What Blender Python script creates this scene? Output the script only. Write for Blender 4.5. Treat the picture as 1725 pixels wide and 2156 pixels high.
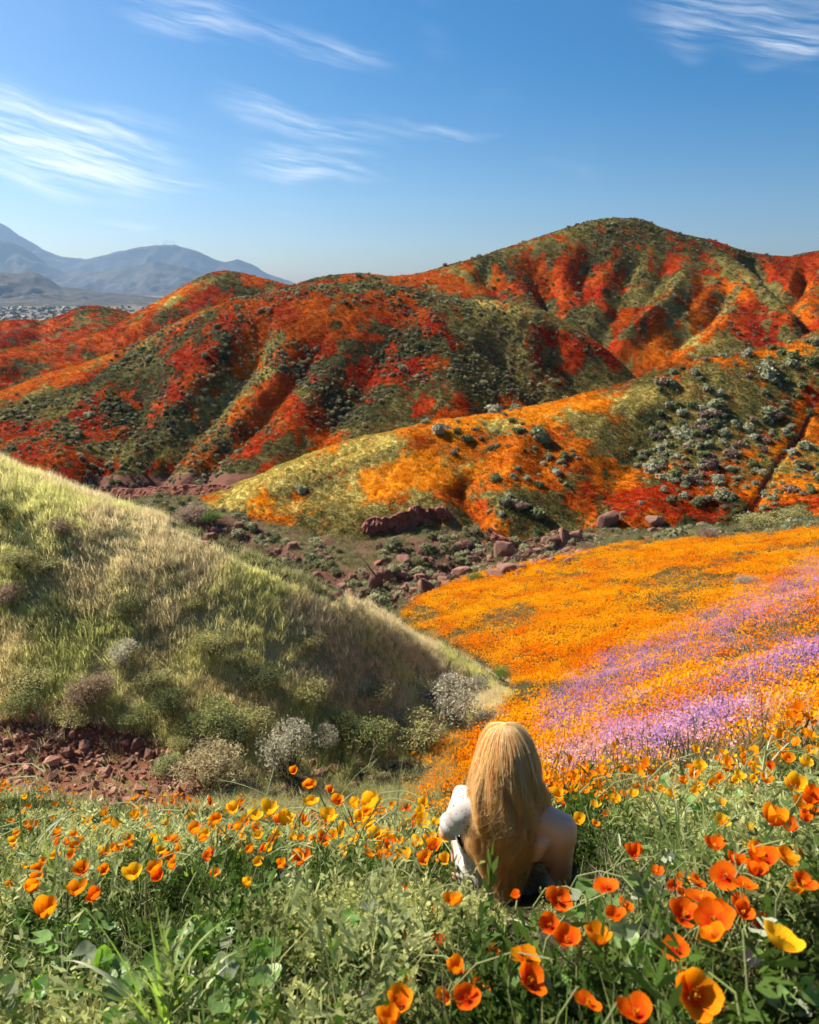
import bpy, bmesh, math, random
import numpy as np
from mathutils import Vector, Matrix, Euler

for _o in list(bpy.data.objects):
    bpy.data.objects.remove(_o)
random.seed(7)
RNG = np.random.default_rng(7)
SC = bpy.context.scene
COL = SC.collection

# ------------------------------------------------------------------ camera
PITCH = math.radians(18.2)
FPX, CX, CY = 1437.5, 862.5, 1078.0          # design picture is 1725 x 2156
cam_d = bpy.data.cameras.new("camera")
cam_d.sensor_fit = 'AUTO'; cam_d.sensor_width = 36.0
cam_d.lens = FPX / 2156.0 * 36.0
cam_d.clip_start = 0.05; cam_d.clip_end = 40000
cam_d.dof.use_dof = True
cam_d.dof.focus_distance = 4.2
cam_d.dof.aperture_fstop = 5.4
cam = bpy.data.objects.new("camera", cam_d); COL.objects.link(cam)
cam.location = (0, 0, 0)
cam.rotation_euler = (math.radians(90) - PITCH, 0, 0)
SC.camera = cam

# ------------------------------------------------------------------ world, sun, exposure
SUN_AZ, SUN_EL = math.radians(-58), math.radians(42)      # azimuth from +Y towards +X
SUN_DIR = Vector((math.sin(SUN_AZ) * math.cos(SUN_EL), math.cos(SUN_AZ) * math.cos(SUN_EL), math.sin(SUN_EL)))
sun_d = bpy.data.lights.new("sun", 'SUN')
sun_d.energy = 5.0; sun_d.angle = math.radians(0.53); sun_d.color = (1.0, 0.90, 0.73)
sun = bpy.data.objects.new("sun", sun_d); COL.objects.link(sun)
sun.rotation_euler = (-SUN_DIR).to_track_quat('-Z', 'Y').to_euler()
SC.view_settings.view_transform = 'Standard'
SC.view_settings.look = 'None'
SC.view_settings.exposure = 1.12
SC.view_settings.gamma = 1.0
SC.view_settings.use_curve_mapping = False
cy = SC.cycles
cy.use_light_tree = False; cy.adaptive_threshold = 0.03
cy.max_bounces = 5; cy.diffuse_bounces = 2; cy.glossy_bounces = 2
cy.transmission_bounces = 4; cy.volume_bounces = 0; cy.transparent_max_bounces = 8
cy.use_denoising = True
cy.caustics_reflective = False; cy.caustics_refractive = False

def wpt(u, v, Y):
    """world point on the sight line of design pixel (u,v) at forward ground distance Y"""
    xn, yn = (u - CX) / FPX, (CY - v) / FPX
    dy = math.cos(PITCH) + math.sin(PITCH) * yn
    dz = -math.sin(PITCH) + math.cos(PITCH) * yn
    k = Y / dy
    return (xn * k, Y, dz * k)

def wdep(u, v, d):
    xn, yn = (u - CX) / FPX, (CY - v) / FPX
    return (xn * d, d * (math.cos(PITCH) + math.sin(PITCH) * yn), d * (-math.sin(PITCH) + math.cos(PITCH) * yn))

def proj(x, y, z):
    d = y * math.cos(PITCH) - z * math.sin(PITCH)
    d = np.where(np.abs(d) < 1e-3, 1e-3, d)
    up = y * math.sin(PITCH) + z * math.cos(PITCH)
    return CX + FPX * x / d, CY - FPX * up / d, d

class NT:
    """small helper for shader node trees"""
    def __init__(s, tree):
        s.t = tree; s.n = tree.nodes; s.l = tree.links
    def node(s, typ, **kw):
        nd = s.n.new(typ)
        for k, v in kw.items(): setattr(nd, k, v)
        return nd
    def put(s, sock, val):
        if hasattr(val, 'is_output'): s.l.new(val, sock)
        else: sock.default_value = val
    def m(s, op, a, b=None, c=None, clamp=False):
        nd = s.node('ShaderNodeMath', operation=op, use_clamp=clamp)
        s.put(nd.inputs[0], a)
        if b is not None: s.put(nd.inputs[1], b)
        if c is not None: s.put(nd.inputs[2], c)
        return nd.outputs[0]
    def mix(s, f, a, b, typ='MIX'):
        nd = s.node('ShaderNodeMix', data_type='RGBA', blend_type=typ)
        s.put(nd.inputs[0], f)
        s.put(nd.inputs[6], a if hasattr(a, 'is_output') else (*a, 1.0))
        s.put(nd.inputs[7], b if hasattr(b, 'is_output') else (*b, 1.0))
        return nd.outputs[2]
    def noise(s, vec, scale, detail=3.0, rough=0.55, dist=0.0):
        nd = s.node('ShaderNodeTexNoise')
        if vec is not None: s.l.new(vec, nd.inputs['Vector'])
        nd.inputs['Scale'].default_value = scale; nd.inputs['Detail'].default_value = detail
        nd.inputs['Roughness'].default_value = rough; nd.inputs['Distortion'].default_value = dist
        return nd.outputs['Fac']
    def smooth(s, x, lo, hi):
        nd = s.node('ShaderNodeMapRange', interpolation_type='SMOOTHSTEP')
        s.put(nd.inputs[0], x); s.put(nd.inputs[1], lo); s.put(nd.inputs[2], hi)
        nd.inputs[3].default_value = 0; nd.inputs[4].default_value = 1
        return nd.outputs[0]
    def xyz(s, x, y, z):
        nd = s.node('ShaderNodeCombineXYZ'); s.put(nd.inputs[0], x); s.put(nd.inputs[1], y); s.put(nd.inputs[2], z)
        return nd.outputs[0]
    def attr(s, name, typ='GEOMETRY'):
        return s.node('ShaderNodeAttribute', attribute_name=name, attribute_type=typ)

# sky with streaks of cirrus, laid out by compass direction and height
world = bpy.data.worlds.new("World"); SC.world = world; world.use_nodes = True
W = NT(world.node_tree); W.n.clear()
sky = W.node('ShaderNodeTexSky', sky_type='NISHITA', sun_disc=False)
sky.sun_elevation = SUN_EL; sky.sun_rotation = SUN_AZ
sky.altitude = 600; sky.air_density = 1.0; sky.dust_density = 1.6; sky.ozone_density = 3.0
tc = W.node('ShaderNodeTexCoord')
sep = W.node('ShaderNodeSeparateXYZ'); W.l.new(tc.outputs['Generated'], sep.inputs[0])
az = W.m('ARCTAN2', sep.outputs[0], sep.outputs[1])
el = W.m('ARCSINE', sep.outputs[2])
def azel(u, v):
    x, y, z = wpt(u, v, 1.0); r = math.hypot(x, y)
    return math.atan2(x, y), math.atan2(z, r)
# (u0, v0, u1, v1, half-width, strength)
WISPS = [(-260, 232, 400, 330, 62, 1.0), (-300, 285, 350, 395, 40, .9), (150, 300, 500, 408, 16, .55),
         (440, 205, 830, 305, 26, .55), (500, 298, 800, 352, 20, .6), (480, 325, 830, 372, 22, .75),
         (240, 5, 560, 85, 34, .5), (500, 70, 830, 138, 22, .35), (1330, -10, 1800, 60, 60, .45),
         (1560, 110, 1800, 10, 40, .5), (1380, 60, 1500, 120, 24, .25), (760, 262, 1060, 290, 14, .3), (200, 455, 340, 470, 9, .3)]
vec_ae = W.xyz(az, el, 0.0)
wob = W.noise(vec_ae, 5.0, 3, .55)
tilt = math.radians(-11)                       # the fibres share one direction
fs = W.m('ADD', W.m('MULTIPLY', az, math.cos(tilt)), W.m('MULTIPLY', el, math.sin(tilt)))
ft = W.m('SUBTRACT', W.m('MULTIPLY', el, math.cos(tilt)), W.m('MULTIPLY', az, math.sin(tilt)))
ft = W.m('ADD', ft, W.m('MULTIPLY', W.m('SUBTRACT', wob, .5), .035))
fib = W.noise(W.xyz(W.m('MULTIPLY', fs, 4.5), W.m('MULTIPLY', ft, 62.0), 0.0), 1.0, 5, .66, .25)
fib = W.smooth(fib, .34, .76)
total = None
wo_ = W.m('MULTIPLY', W.m('SUBTRACT', wob, .5), 0.085)
for (u0, v0, u1, v1, hw, st) in WISPS:
    a0, e0 = azel(u0, v0); a1, e1 = azel(u1, v1)
    ln = math.hypot(a1 - a0, e1 - e0); ca, sa = (a1 - a0) / ln, (e1 - e0) / ln
    da, de = W.m('SUBTRACT', az, (a0 + a1) / 2), W.m('SUBTRACT', el, (e0 + e1) / 2)
    s_ = W.m('ADD', W.m('MULTIPLY', da, ca), W.m('MULTIPLY', de, sa))
    t_ = W.m('ADD', W.m('SUBTRACT', W.m('MULTIPLY', de, ca), W.m('MULTIPLY', da, sa)), wo_)
    hwr = .85 * hw / FPX
    ms = W.smooth(W.m('ABSOLUTE', s_), ln * .58, ln * .12)
    mt = W.smooth(W.m('ABSOLUTE', t_), hwr * 1.45, 0.0)
    k = W.m('MULTIPLY', W.m('MULTIPLY', ms, mt), st * 1.15)
    total = k if total is None else W.m('ADD', total, k)
total = W.m('MULTIPLY', total, fib)
# thin veil everywhere
veil = W.m('MULTIPLY', W.m('MULTIPLY', W.smooth(wob, .5, .8), fib), .12)
total = W.m('MINIMUM', W.m('ADD', total, veil), .92)
skyc = W.node('ShaderNodeHueSaturation'); skyc.inputs['Saturation'].default_value = 1.65
W.l.new(sky.outputs[0], skyc.inputs['Color'])
cloudc = W.mix(total, skyc.outputs[0], (11.5, 11.8, 12.0))
bg = W.node('ShaderNodeBackground'); bg.inputs[1].default_value = 0.05
W.l.new(cloudc, bg.inputs[0])
world.cycles.sampling_method = 'NONE'
wo = W.node('ShaderNodeOutputWorld'); W.l.new(bg.outputs[0], wo.inputs[0])

# ------------------------------------------------------------------ helpers
def tag(o, label=None, cat=None, group=None, kind=None):
    if label: o["label"] = label
    if cat: o["category"] = cat
    if group: o["group"] = group
    if kind: o["kind"] = kind
    return o

def _hash(ix, iy, seed):
    h = (ix.astype(np.int64) * 374761393 + iy.astype(np.int64) * 668265263 + seed * 974711) & 0x7fffffff
    h = ((h ^ (h >> 13)) * 1274126177) & 0x7fffffff
    return ((h ^ (h >> 16)) & 0xffff) / 65535.0

def vnoise(x, y, seed=0):
    x, y = np.asarray(x, float), np.asarray(y, float)
    ix, iy = np.floor(x), np.floor(y); fx, fy = x - ix, y - iy
    ux, uy = fx * fx * fx * (fx * (fx * 6 - 15) + 10), fy * fy * fy * (fy * (fy * 6 - 15) + 10)
    a, b = _hash(ix, iy, seed), _hash(ix + 1, iy, seed)
    c, d = _hash(ix, iy + 1, seed), _hash(ix + 1, iy + 1, seed)
    return (a + (b - a) * ux) * (1 - uy) + (c + (d - c) * ux) * uy

def fbm(x, y, seed=0, octv=5, gain=.5):
    s, a, t = 0, 1.0, 0
    for k in range(octv):
        s = s + a * vnoise(x * 2 ** k + 17.3 * k, y * 2 ** k - 9.1 * k, seed + k * 31); t += a; a *= gain
    return s / t

def ridged(x, y, seed=0, octv=5):
    s, a, t = 0, 1.0, 0
    for k in range(octv):
        n = 1 - np.abs(2 * vnoise(x * 2 ** k, y * 2 ** k, seed + 13 * k) - 1)
        s = s + a * n * n; t += a; a *= .5
    return s / t

def sstep(x, lo, hi):
    t = np.clip((np.asarray(x, float) - lo) / (hi - lo), 0, 1); return t * t * (3 - 2 * t)

def seg_dist(u, v, poly):
    """distance in design pixels to a polyline, and position along it 0..1"""
    best = np.full(np.shape(u), 1e9); pos = np.zeros(np.shape(u))
    P = np.array(poly, float); L = np.r_[0, np.cumsum(np.hypot(*np.diff(P, axis=0).T))]
    for i in range(len(P) - 1):
        a, b = P[i], P[i + 1]; ab = b - a; n2 = max((ab ** 2).sum(), 1e-6)
        t = np.clip(((u - a[0]) * ab[0] + (v - a[1]) * ab[1]) / n2, 0, 1)
        d = np.hypot(u - a[0] - t * ab[0], v - a[1] - t * ab[1])
        sel = d < best; best = np.where(sel, d, best); pos = np.where(sel, (L[i] + t * (L[i + 1] - L[i])) / L[-1], pos)
    return best, pos

def inpoly(u, v, poly):
    r = np.zeros(np.shape(u), bool); n = len(poly); j = n - 1
    for i in range(n):
        xi, yi = poly[i]; xj, yj = poly[j]
        c = ((yi > v) != (yj > v)) & (u < (xj - xi) * (v - yi) / ((yj - yi) or 1e-9) + xi)
        r ^= c; j = i
    return r

def blob(u, v, cu, cv, ru, rv, ang=0.0):
    c, s = math.cos(math.radians(ang)), math.sin(math.radians(ang))
    a = ((u - cu) * c + (v - cv) * s) / ru; b = (-(u - cu) * s + (v - cv) * c) / rv
    return np.clip(1.3 - np.sqrt(a * a + b * b), 0, 1)

class TPS:
    def __init__(s, pts, lam=1e-4):
        P = np.array(pts, float); s.c = P[:, :2].mean(0); s.k = P[:, :2].std()
        X = (P[:, :2] - s.c) / s.k; n = len(X); s.X = X
        K = s.U(X, X) + lam * np.eye(n)
        Q = np.c_[np.ones(n), X]
        A = np.zeros((n + 3, n + 3)); A[:n, :n] = K; A[:n, n:] = Q; A[n:, :n] = Q.T
        s.w = np.linalg.solve(A, np.r_[P[:, 2], 0, 0, 0])
    @staticmethod
    def U(A, B):
        d2 = ((A[:, None, :] - B[None]) ** 2).sum(-1)
        return np.where(d2 > 1e-12, .5 * d2 * np.log(d2 + 1e-20), 0)
    def __call__(s, x, y):
        sh = np.shape(x); X = np.c_[np.ravel(x), np.ravel(y)]
        X = (X - s.c) / s.k; out = np.empty(len(X))
        for i in range(0, len(X), 20000):
            q = X[i:i + 20000]; n = len(s.X)
            out[i:i + 20000] = s.U(q, s.X) @ s.w[:n] + s.w[n] + q @ s.w[n + 1:]
        return out.reshape(sh)

SHEETS = []
class Sheet:
    """height sheet on a fan-shaped grid: x = s * (y + off)"""
    def __init__(s, name, fn, srange, ns, ys, off):
        s.name, s.off = name, off
        s.s = np.linspace(*srange, ns); s.y = np.array(ys, float)
        s.X = s.s[None, :] * (s.y[:, None] + off); s.Y = np.repeat(s.y[:, None], ns, 1)
        s.Z = fn(s.X, s.Y)
        SHEETS.append(s)
    def uv(s):
        return proj(s.X, s.Y, s.Z)
    def idx(s, x, y):
        fi = np.interp(y, s.y, np.arange(len(s.y)))
        ss = x / (y + s.off)
        fj = (ss - s.s[0]) / (s.s[1] - s.s[0])
        ok = (y >= s.y[0]) & (y <= s.y[-1]) & (fj >= 0) & (fj <= len(s.s) - 1.001)
        return np.clip(fi, 0, len(s.y) - 1.001), np.clip(fj, 0, len(s.s) - 1.001), ok
    def samp(s, A, x, y):
        fi, fj, ok = s.idx(x, y); i, j = fi.astype(int), fj.astype(int); a, b = fi - i, fj - j
        r = (A[i, j] * (1 - b) + A[i, j + 1] * b) * (1 - a) + (A[i + 1, j] * (1 - b) + A[i + 1, j + 1] * b) * a
        return r, ok
    def z(s, x, y):
        r, ok = s.samp(s.Z, x, y); return np.where(ok, r, -1e4)
    def build(s, mat, attrs, label, cat='hill'):
        ny, nx = s.X.shape
        co = np.stack([s.X, s.Y, s.Z], -1).reshape(-1, 3)
        me = grid_mesh(s.name, co, ny, nx)
        for k, A in attrs.items():
            at = me.attributes.new(k, 'FLOAT', 'POINT') if A.ndim == 2 else me.attributes.new(k, 'FLOAT_COLOR', 'POINT')
            if A.ndim == 2: at.data.foreach_set('value', A.ravel().astype(np.float32))
            else: at.data.foreach_set('color', np.concatenate([A, np.ones(A.shape[:2] + (1,))], -1).ravel().astype(np.float32))
        me.materials.append(mat)
        o = bpy.data.objects.new(s.name, me); COL.objects.link(o)
        return tag(o, label, cat, kind='structure')

def grid_mesh(name, co, ny, nx):
    me = bpy.data.meshes.new(name)
    idx = np.arange(ny * nx).reshape(ny, nx)
    f = np.stack([idx[:-1, :-1], idx[:-1, 1:], idx[1:, 1:], idx[1:, :-1]], -1).reshape(-1, 4)
    me.vertices.add(len(co)); me.vertices.foreach_set('co', np.ascontiguousarray(co, np.float32).ravel())
    me.loops.add(f.size); me.loops.foreach_set('vertex_index', f.ravel().astype(np.int32))
    me.polygons.add(len(f)); me.polygons.foreach_set('loop_start', (np.arange(len(f)) * 4).astype(np.int32))
    me.polygons.foreach_set('use_smooth', np.ones(len(f), bool))
    me.update(calc_edges=True); return me

def ztop(x, y, sheets=None):
    r = np.full(np.shape(x), -1e4)
    for s in (sheets or SHEETS): r = np.maximum(r, s.z(x, y))
    return r

def visible(x, y, z, lift=.3, n=40):
    """True where nothing of the ground hides the point from the camera"""
    ok = np.ones(len(x), bool)
    for t in np.linspace(.12, .985, n) ** .8:
        hz = ztop(x * t, y * t)
        ok &= hz < (z + lift) * t + .02
    return ok

def new_mat(name):
    m = bpy.data.materials.new(name); m.use_nodes = True
    nt = NT(m.node_tree); nt.n.clear()
    out = nt.node('ShaderNodeOutputMaterial')
    return m, nt, out

def bsdf(nt, out, col, rough=.9, spec=.2, transl=0.0, tcol=None, bump=None):
    p = nt.node('ShaderNodeBsdfPrincipled')
    nt.put(p.inputs['Base Color'], col if hasattr(col, 'is_output') else (*col, 1))
    nt.put(p.inputs['Roughness'], rough); p.inputs['Specular IOR Level'].default_value = spec
    if bump is not None: nt.l.new(bump, p.inputs['Normal'])
    sh = p.outputs[0]
    if transl > 0:
        t = nt.node('ShaderNodeBsdfTranslucent')
        c2 = tcol if tcol is not None else col
        nt.put(t.inputs[0], c2 if hasattr(c2, 'is_output') else (*c2, 1))
        mx = nt.node('ShaderNodeMixShader'); mx.inputs[0].default_value = transl
        nt.l.new(sh, mx.inputs[1]); nt.l.new(t.outputs[0], mx.inputs[2]); sh = mx.outputs[0]
    nt.l.new(sh, out.inputs[0]); return p

def simple_mat(name, col, var=.25, scale=8.0, rough=.85, spec=.25, transl=0.0, bumps=0.0, coord='Object', rnd=.3):
    m, nt, out = new_mat(name)
    tcn = nt.node('ShaderNodeTexCoord')
    n = nt.noise(tcn.outputs[coord], scale, 5, .6)
    f = nt.m('MULTIPLY_ADD', nt.m('SUBTRACT', n, .5), 2 * var, 1.0)
    if rnd > 0:
        oi = nt.node('ShaderNodeObjectInfo')
        f = nt.m('MULTIPLY', f, nt.m('MULTIPLY_ADD', nt.m('SUBTRACT', oi.outputs['Random'], .5), rnd, 1.0))
    c = nt.mix(1.0, col, nt.xyz(f, f, f), 'MULTIPLY')
    bn = None
    if bumps > 0:
        b = nt.node('ShaderNodeBump'); b.inputs['Strength'].default_value = bumps; b.inputs['Distance'].default_value = .03
        nt.l.new(n, b.inputs['Height']); bn = b.outputs[0]
    bsdf(nt, out, c, rough, spec, transl, bump=bn)
    return m
# ------------------------------------------------------------------ the land
def hill_mat(name, fscale=.9, red=(.29, .016, .002), orange=(.52, .13, .003), sage=(.036, .042, .014), straw=(.64, .51, .14), soil=(.10, .042, .03), bumpd=.35):
    """ground of flowering slopes: flowers where 'poppy' is high, straw grass or sage between, bare soil"""
    m, nt, out = new_mat(name)
    tcn = nt.node('ShaderNodeTexCoord'); P = tcn.outputs['Object']
    n1 = nt.noise(P, fscale, 6, .68); n2 = nt.noise(P, fscale * 3.7, 4, .7); n3 = nt.noise(P, fscale * .16, 4, .6)
    n = nt.m('ADD', nt.m('MULTIPLY', n1, .6), nt.m('MULTIPLY', n2, .4))
    th = nt.m('MULTIPLY_ADD', nt.smooth(nt.attr('poppy').outputs['Fac'], .15, .85), -.52, .77)
    fl = nt.smooth(n, nt.m('SUBTRACT', th, .022), nt.m('ADD', th, .022))
    hue = nt.m('ADD', nt.attr('hue').outputs['Fac'], nt.m('MULTIPLY', nt.m('SUBTRACT', n2, .5), .9), clamp=True)
    flc = nt.mix(hue, red, orange)
    gr = nt.m('ADD', nt.attr('straw').outputs['Fac'], nt.m('MULTIPLY', nt.m('SUBTRACT', n1, .5), .7), clamp=True)
    gc = nt.mix(gr, sage, straw)
    gc = nt.mix(nt.m('MULTIPLY', n3, .4), gc, (.12, .085, .04)); gf = nt.m('MULTIPLY_ADD', nt.smooth(n2, .32, .68), 1.1, .45); gc = nt.mix(1.0, gc, nt.xyz(gf, gf, gf), 'MULTIPLY')
    c = nt.mix(fl, gc, flc)
    so = nt.attr('soil').outputs['Fac']
    c = nt.mix(nt.smooth(nt.m('ADD', so, nt.m('MULTIPLY', nt.m('SUBTRACT', n1, .5), .8)), .4, .6), c, nt.mix(n2, soil, (.20, .095, .065)))
    b = nt.node('ShaderNodeBump'); b.inputs['Strength'].default_value = .9; b.inputs['Distance'].default_value = bumpd
    nt.l.new(n, b.inputs['Height'])
    bsdf(nt, out, c, .95, .1, bump=b.outputs[0])
    return m

def carve(sh, gullies):
    """cut gullies / raise spurs: (polyline, depth m, half-width px)"""
    u, v, d = sh.uv(); dz = np.zeros_like(sh.Z)
    for poly, depth, hw in gullies:
        di, po = seg_dist(u, v, poly)
        taper = sstep(po, -.05, .25) * sstep(1.12 - po, 0, .2)
        w = np.clip(1 - di / hw, 0, 1); prof = w * w * (3 - 2 * w) * .25 + w * .75
        dz = dz - depth * prof * taper
    sh.Z = sh.Z + dz

def geo(a, b, n):
    return np.geomspace(a, b, n)

# near ground: the slope at the camera, the valley, the grassy hillside left, the flower field right
near = []
for x in (-2.2, -1.1, 0, 1.1, 2.2):
    for y in (-2.5, -1.0, .3, 1.0):
        near.append((x, y, -.85 + .2 * x - .6 * y))
near += [(-1.6, 2.8, -2.85), (-.6, 2.0, -2.2), (.36, 1.98, -2.17), (.2, 1.45, -1.72), (.8, 1.45, -1.62), (1.44, 2.2, -2.05), (2.3, 2.2, -1.8), (0, 2.6, -2.75), (.5, 2.8, -2.75)]
def nz(u, Y, z):   # point above design column u (at its depth) with a given height
    d = Y * math.cos(PITCH) - z * math.sin(PITCH); return ((u - CX) / FPX * d, Y, z)
near += [nz(600, 4, -3.95), nz(600, 7, -6.55), nz(600, 10, -8.75), nz(100, 5, -4.6), nz(100, 8, -6.9), nz(-300, 5, -4.4), nz(-300, 8, -6.6),
         nz(900, 4.5, -4.3), nz(900, 8, -7.3), nz(1100, 5, -4.45), nz(1300, 5, -4.15)]
near += [wpt(*p) for p in [
    (0, 1640, 9.6), (150, 1600, 11), (350, 1680, 9.4), (300, 1610, 11), (450, 1640, 10.6), (-350, 1560, 11),
    (560, 1640, 11), (700, 1640, 12), (850, 1590, 13.4), (930, 1560, 14.3), (1000, 1530, 15.6), (1050, 1480, 17.8), (1075, 1445, 21),
    (-450, 800, 19), (-200, 880, 18.5), (0, 965, 18), (120, 1008, 17.8), (240, 1050, 17.5), (360, 1105, 17.2), (480, 1165, 16.8), (640, 1235, 16.5), (740, 1274, 17.2), (830, 1310, 18.8), (900, 1345, 20.4), (970, 1392, 21.8), (1030, 1440, 22.4), (950, 1450, 17.9),
    (100, 1300, 13.8), (300, 1350, 13.8), (500, 1420, 13.6), (700, 1450, 14.2), (850, 1470, 15.7), (-300, 1200, 14.5), (0, 1450, 12.3), (300, 1500, 12.2),
    (1150, 1600, 9), (1400, 1560, 8.6), (1150, 1500, 15), (1100, 1450, 20), (1060, 1400, 25), (970, 1362, 30), (900, 1330, 34), (840, 1300, 38),
    (1700, 1600, 3.2), (1700, 1500, 6), (1700, 1400, 10), (1700, 1300, 17), (1725, 1200, 29), (1725, 1115, 44), (2100, 1080, 42), (2100, 1200, 26), (2100, 1350, 11), (2100, 1500, 5),
    (1400, 1450, 14), (1400, 1300, 25), (1400, 1210, 36), (1420, 1148, 48), (1560, 1136, 46), (1250, 1155, 52), (1250, 1250, 36), (1250, 1380, 22), (1000, 1260, 41), (1050, 1205, 49), (1100, 1300, 32), (930, 1235, 45),
    (600, 1200, 55), (720, 1260, 48), (790, 1285, 44), (1000, 1190, 54), (1150, 1150, 60), (1200, 1125, 62), (1000, 1115, 66), (560, 1105, 68), (420, 1100, 66), (300, 1055, 76), (1450, 1135, 58), (1725, 1105, 52), (2100, 1060, 50), (840, 1135, 64), (840, 1190, 56)]]
for (u, Y, z) in [(-450, 26, -9), (-450, 45, -20), (0, 25, -11.5), (0, 40, -19), (0, 62, -25.5), (300, 24, -12.2), (300, 40, -20), (300, 60, -24.5), (480, 22, -12), (640, 22.5, -12.9), (640, 30, -17.5), (640, 42, -22.5), (830, 24.5, -14.9), (830, 28, -17.2), (830, 34, -19.6), (950, 26, -17), (200, 80, -26), (600, 80, -26), (1000, 80, -26), (1500, 80, -26), (2100, 80, -26), (-450, 80, -27)]:
    near.append(nz(u, Y, z))
tn = TPS(near, 2e-5)
def near_fn(X, Y):
    Z = tn(X, Y)
    k = np.clip(Y / 20, 0.0, 1.0)
    Z = Z + (fbm(X * .22, Y * .22, 3, 5) - .5) * 1.1 * k + (fbm(X * 1.6, Y * 1.6, 9, 4) - .5) * (.10 + .10 * k)
    return Z
ys = np.r_[np.linspace(-2.6, .9, 22)[:-1], geo(.9 + 3, 82 + 3, 340) - 3]
G = Sheet('ground', near_fn, (-.98, .98), 300, ys, 3.0)
gu, gv, gd = G.uv()
# terraces and undercut banks of the rocky wash
bank = [([(720, 1100), (760, 1104), (830, 1102), (900, 1092), (960, 1070)], 0, 0)]
bd, bp = seg_dist(gu, gv, [(470, 1112), (560, 1140), (640, 1180), (720, 1232), (800, 1262)])
wash = np.where(G.Y > 36, 1, 0) * np.clip(1 - seg_dist(gu, gv, [(430, 1125), (560, 1180), (680, 1240), (760, 1262), (860, 1225), (1000, 1170), (1140, 1140), (1230, 1120)])[0] / 55, 0, 1)
G.Z -= 1.1 * sstep(wash, 0, 1) * (.5 + fbm(G.X * .3, G.Y * .3, 21, 4))
G.Z += wash * (ridged(G.X * .25, G.Y * .25, 5, 4) - .4) * 1.2

# ---- middle ridge
mp = [wpt(*p) for p in [
    (300, 1078, 73), (400, 1068, 74), (480, 1045, 75), (540, 1012, 77), (600, 985, 78), (700, 950, 80), (780, 925, 82), (862, 908, 84), (912, 891, 85), (1012, 868, 86.5), (1112, 861, 88), (1212, 846, 89), (1312, 828, 90), (1360, 803, 91), (1412, 786, 92), (1487, 758, 92.5), (1572, 756, 92), (1662, 736, 93), (1690, 720, 93.5), (1725, 703, 94), (1850, 650, 96), (2050, 590, 98),
    (600, 1060, 71), (740, 1060, 70.5), (900, 1045, 70), (900, 980, 76), (1000, 1000, 74.5), (1100, 1010, 73), (1100, 930, 80), (1300, 1000, 73), (1300, 900, 82), (1500, 1000, 72.5), (1500, 880, 83), (1650, 950, 78), (1725, 880, 83), (1725, 1000, 72), (1900, 1000, 72), (1900, 850, 82),
    (420, 1092, 70), (560, 1090, 68.5), (740, 1090, 67.5), (860, 1085, 67.5), (1000, 1090, 67), (1250, 1095, 65.5), (1420, 1112, 63.5), (1600, 1105, 62.5), (1725, 1090, 61), (2000, 1060, 60)]]
for u, Y, z in [(200, 63, -29), (600, 60, -29), (1000, 59, -29), (1400, 56, -28), (1725, 54, -25), (2050, 54, -24), (300, 86, -29), (600, 92, -28), (900, 100, -26), (1200, 108, -24), (1500, 112, -22), (1725, 114, -20), (2050, 116, -17)]:
    mp.append(nz(u, Y, z))
tm = TPS(mp, 2e-5)
M = Sheet('middle_ridge', lambda X, Y: tm(X, Y) + (fbm(X * .12, Y * .12, 41, 5) - .5) * 1.7 + (fbm(X * .7, Y * .7, 47, 3) - .5) * .35, (-.52, .98), 330, np.linspace(55, 116, 200), 0.0)
carve(M, [([(1712, 850), (1690, 910), (1640, 965), (1610, 1020), (1590, 1060), (1565, 1092)], 1.0, 12), ([(1420, 800), (1400, 880), (1330, 960), (1260, 1040), (1200, 1090)], 1.5, 90),
          ([(960, 1000), (985, 1050), (1010, 1095)], 1.6, 45), ([(1130, 900), (1080, 980), (1060, 1080)], -1.0, 60)])

# ---- main ridge
rp = [wpt(*p) for p in [
    (-300, 905, 132), (-150, 878, 136), (0, 826, 142), (100, 791, 146), (200, 761, 148), (280, 731, 149), (350, 696, 150), (425, 661, 151), (500, 636, 152), (560, 619, 155), (640, 606, 160), (760, 600, 162), (860, 612, 160), (940, 635, 157), (1040, 637, 156), (1100, 645, 154), (1187, 681, 150), (1262, 726, 146), (1300, 765, 143), (1347, 808, 139),
    (-300, 950, 112), (0, 950, 108), (100, 985, 103), (200, 1020, 100), (320, 1032, 97), (450, 1040, 95), (560, 1020, 97), (700, 965, 104), (900, 902, 113), (1100, 872, 123), (1312, 832, 134),
    (560, 800, 125), (300, 860, 122), (150, 900, 119), (420, 760, 134), (700, 760, 133), (850, 770, 133), (700, 870, 118), (1000, 790, 133), (1100, 750, 138), (1200, 780, 137), (850, 690, 145), (500, 950, 106)]]
for u, Y, z in [(-300, 165, -34), (0, 170, -30), (200, 175, -24), (400, 178, -16), (600, 185, -12), (800, 190, -12), (1000, 186, -15), (1200, 176, -22), (1347, 160, -30), (0, 92, -33), (300, 86, -34), (600, 86, -34), (900, 95, -32), (1300, 115, -30), (1500, 140, -32)]:
    rp.append(nz(u, Y, z))
tr = TPS(rp, 2e-5)
R = Sheet('poppy_ridge', lambda X, Y: tr(X, Y) + (fbm(X * .07, Y * .07, 61, 5) - .5) * 1.7 + (fbm(X * .4, Y * .4, 67, 3) - .5) * .6, (-.78, .50), 400, np.linspace(86, 186, 260), 0.0)
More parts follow.
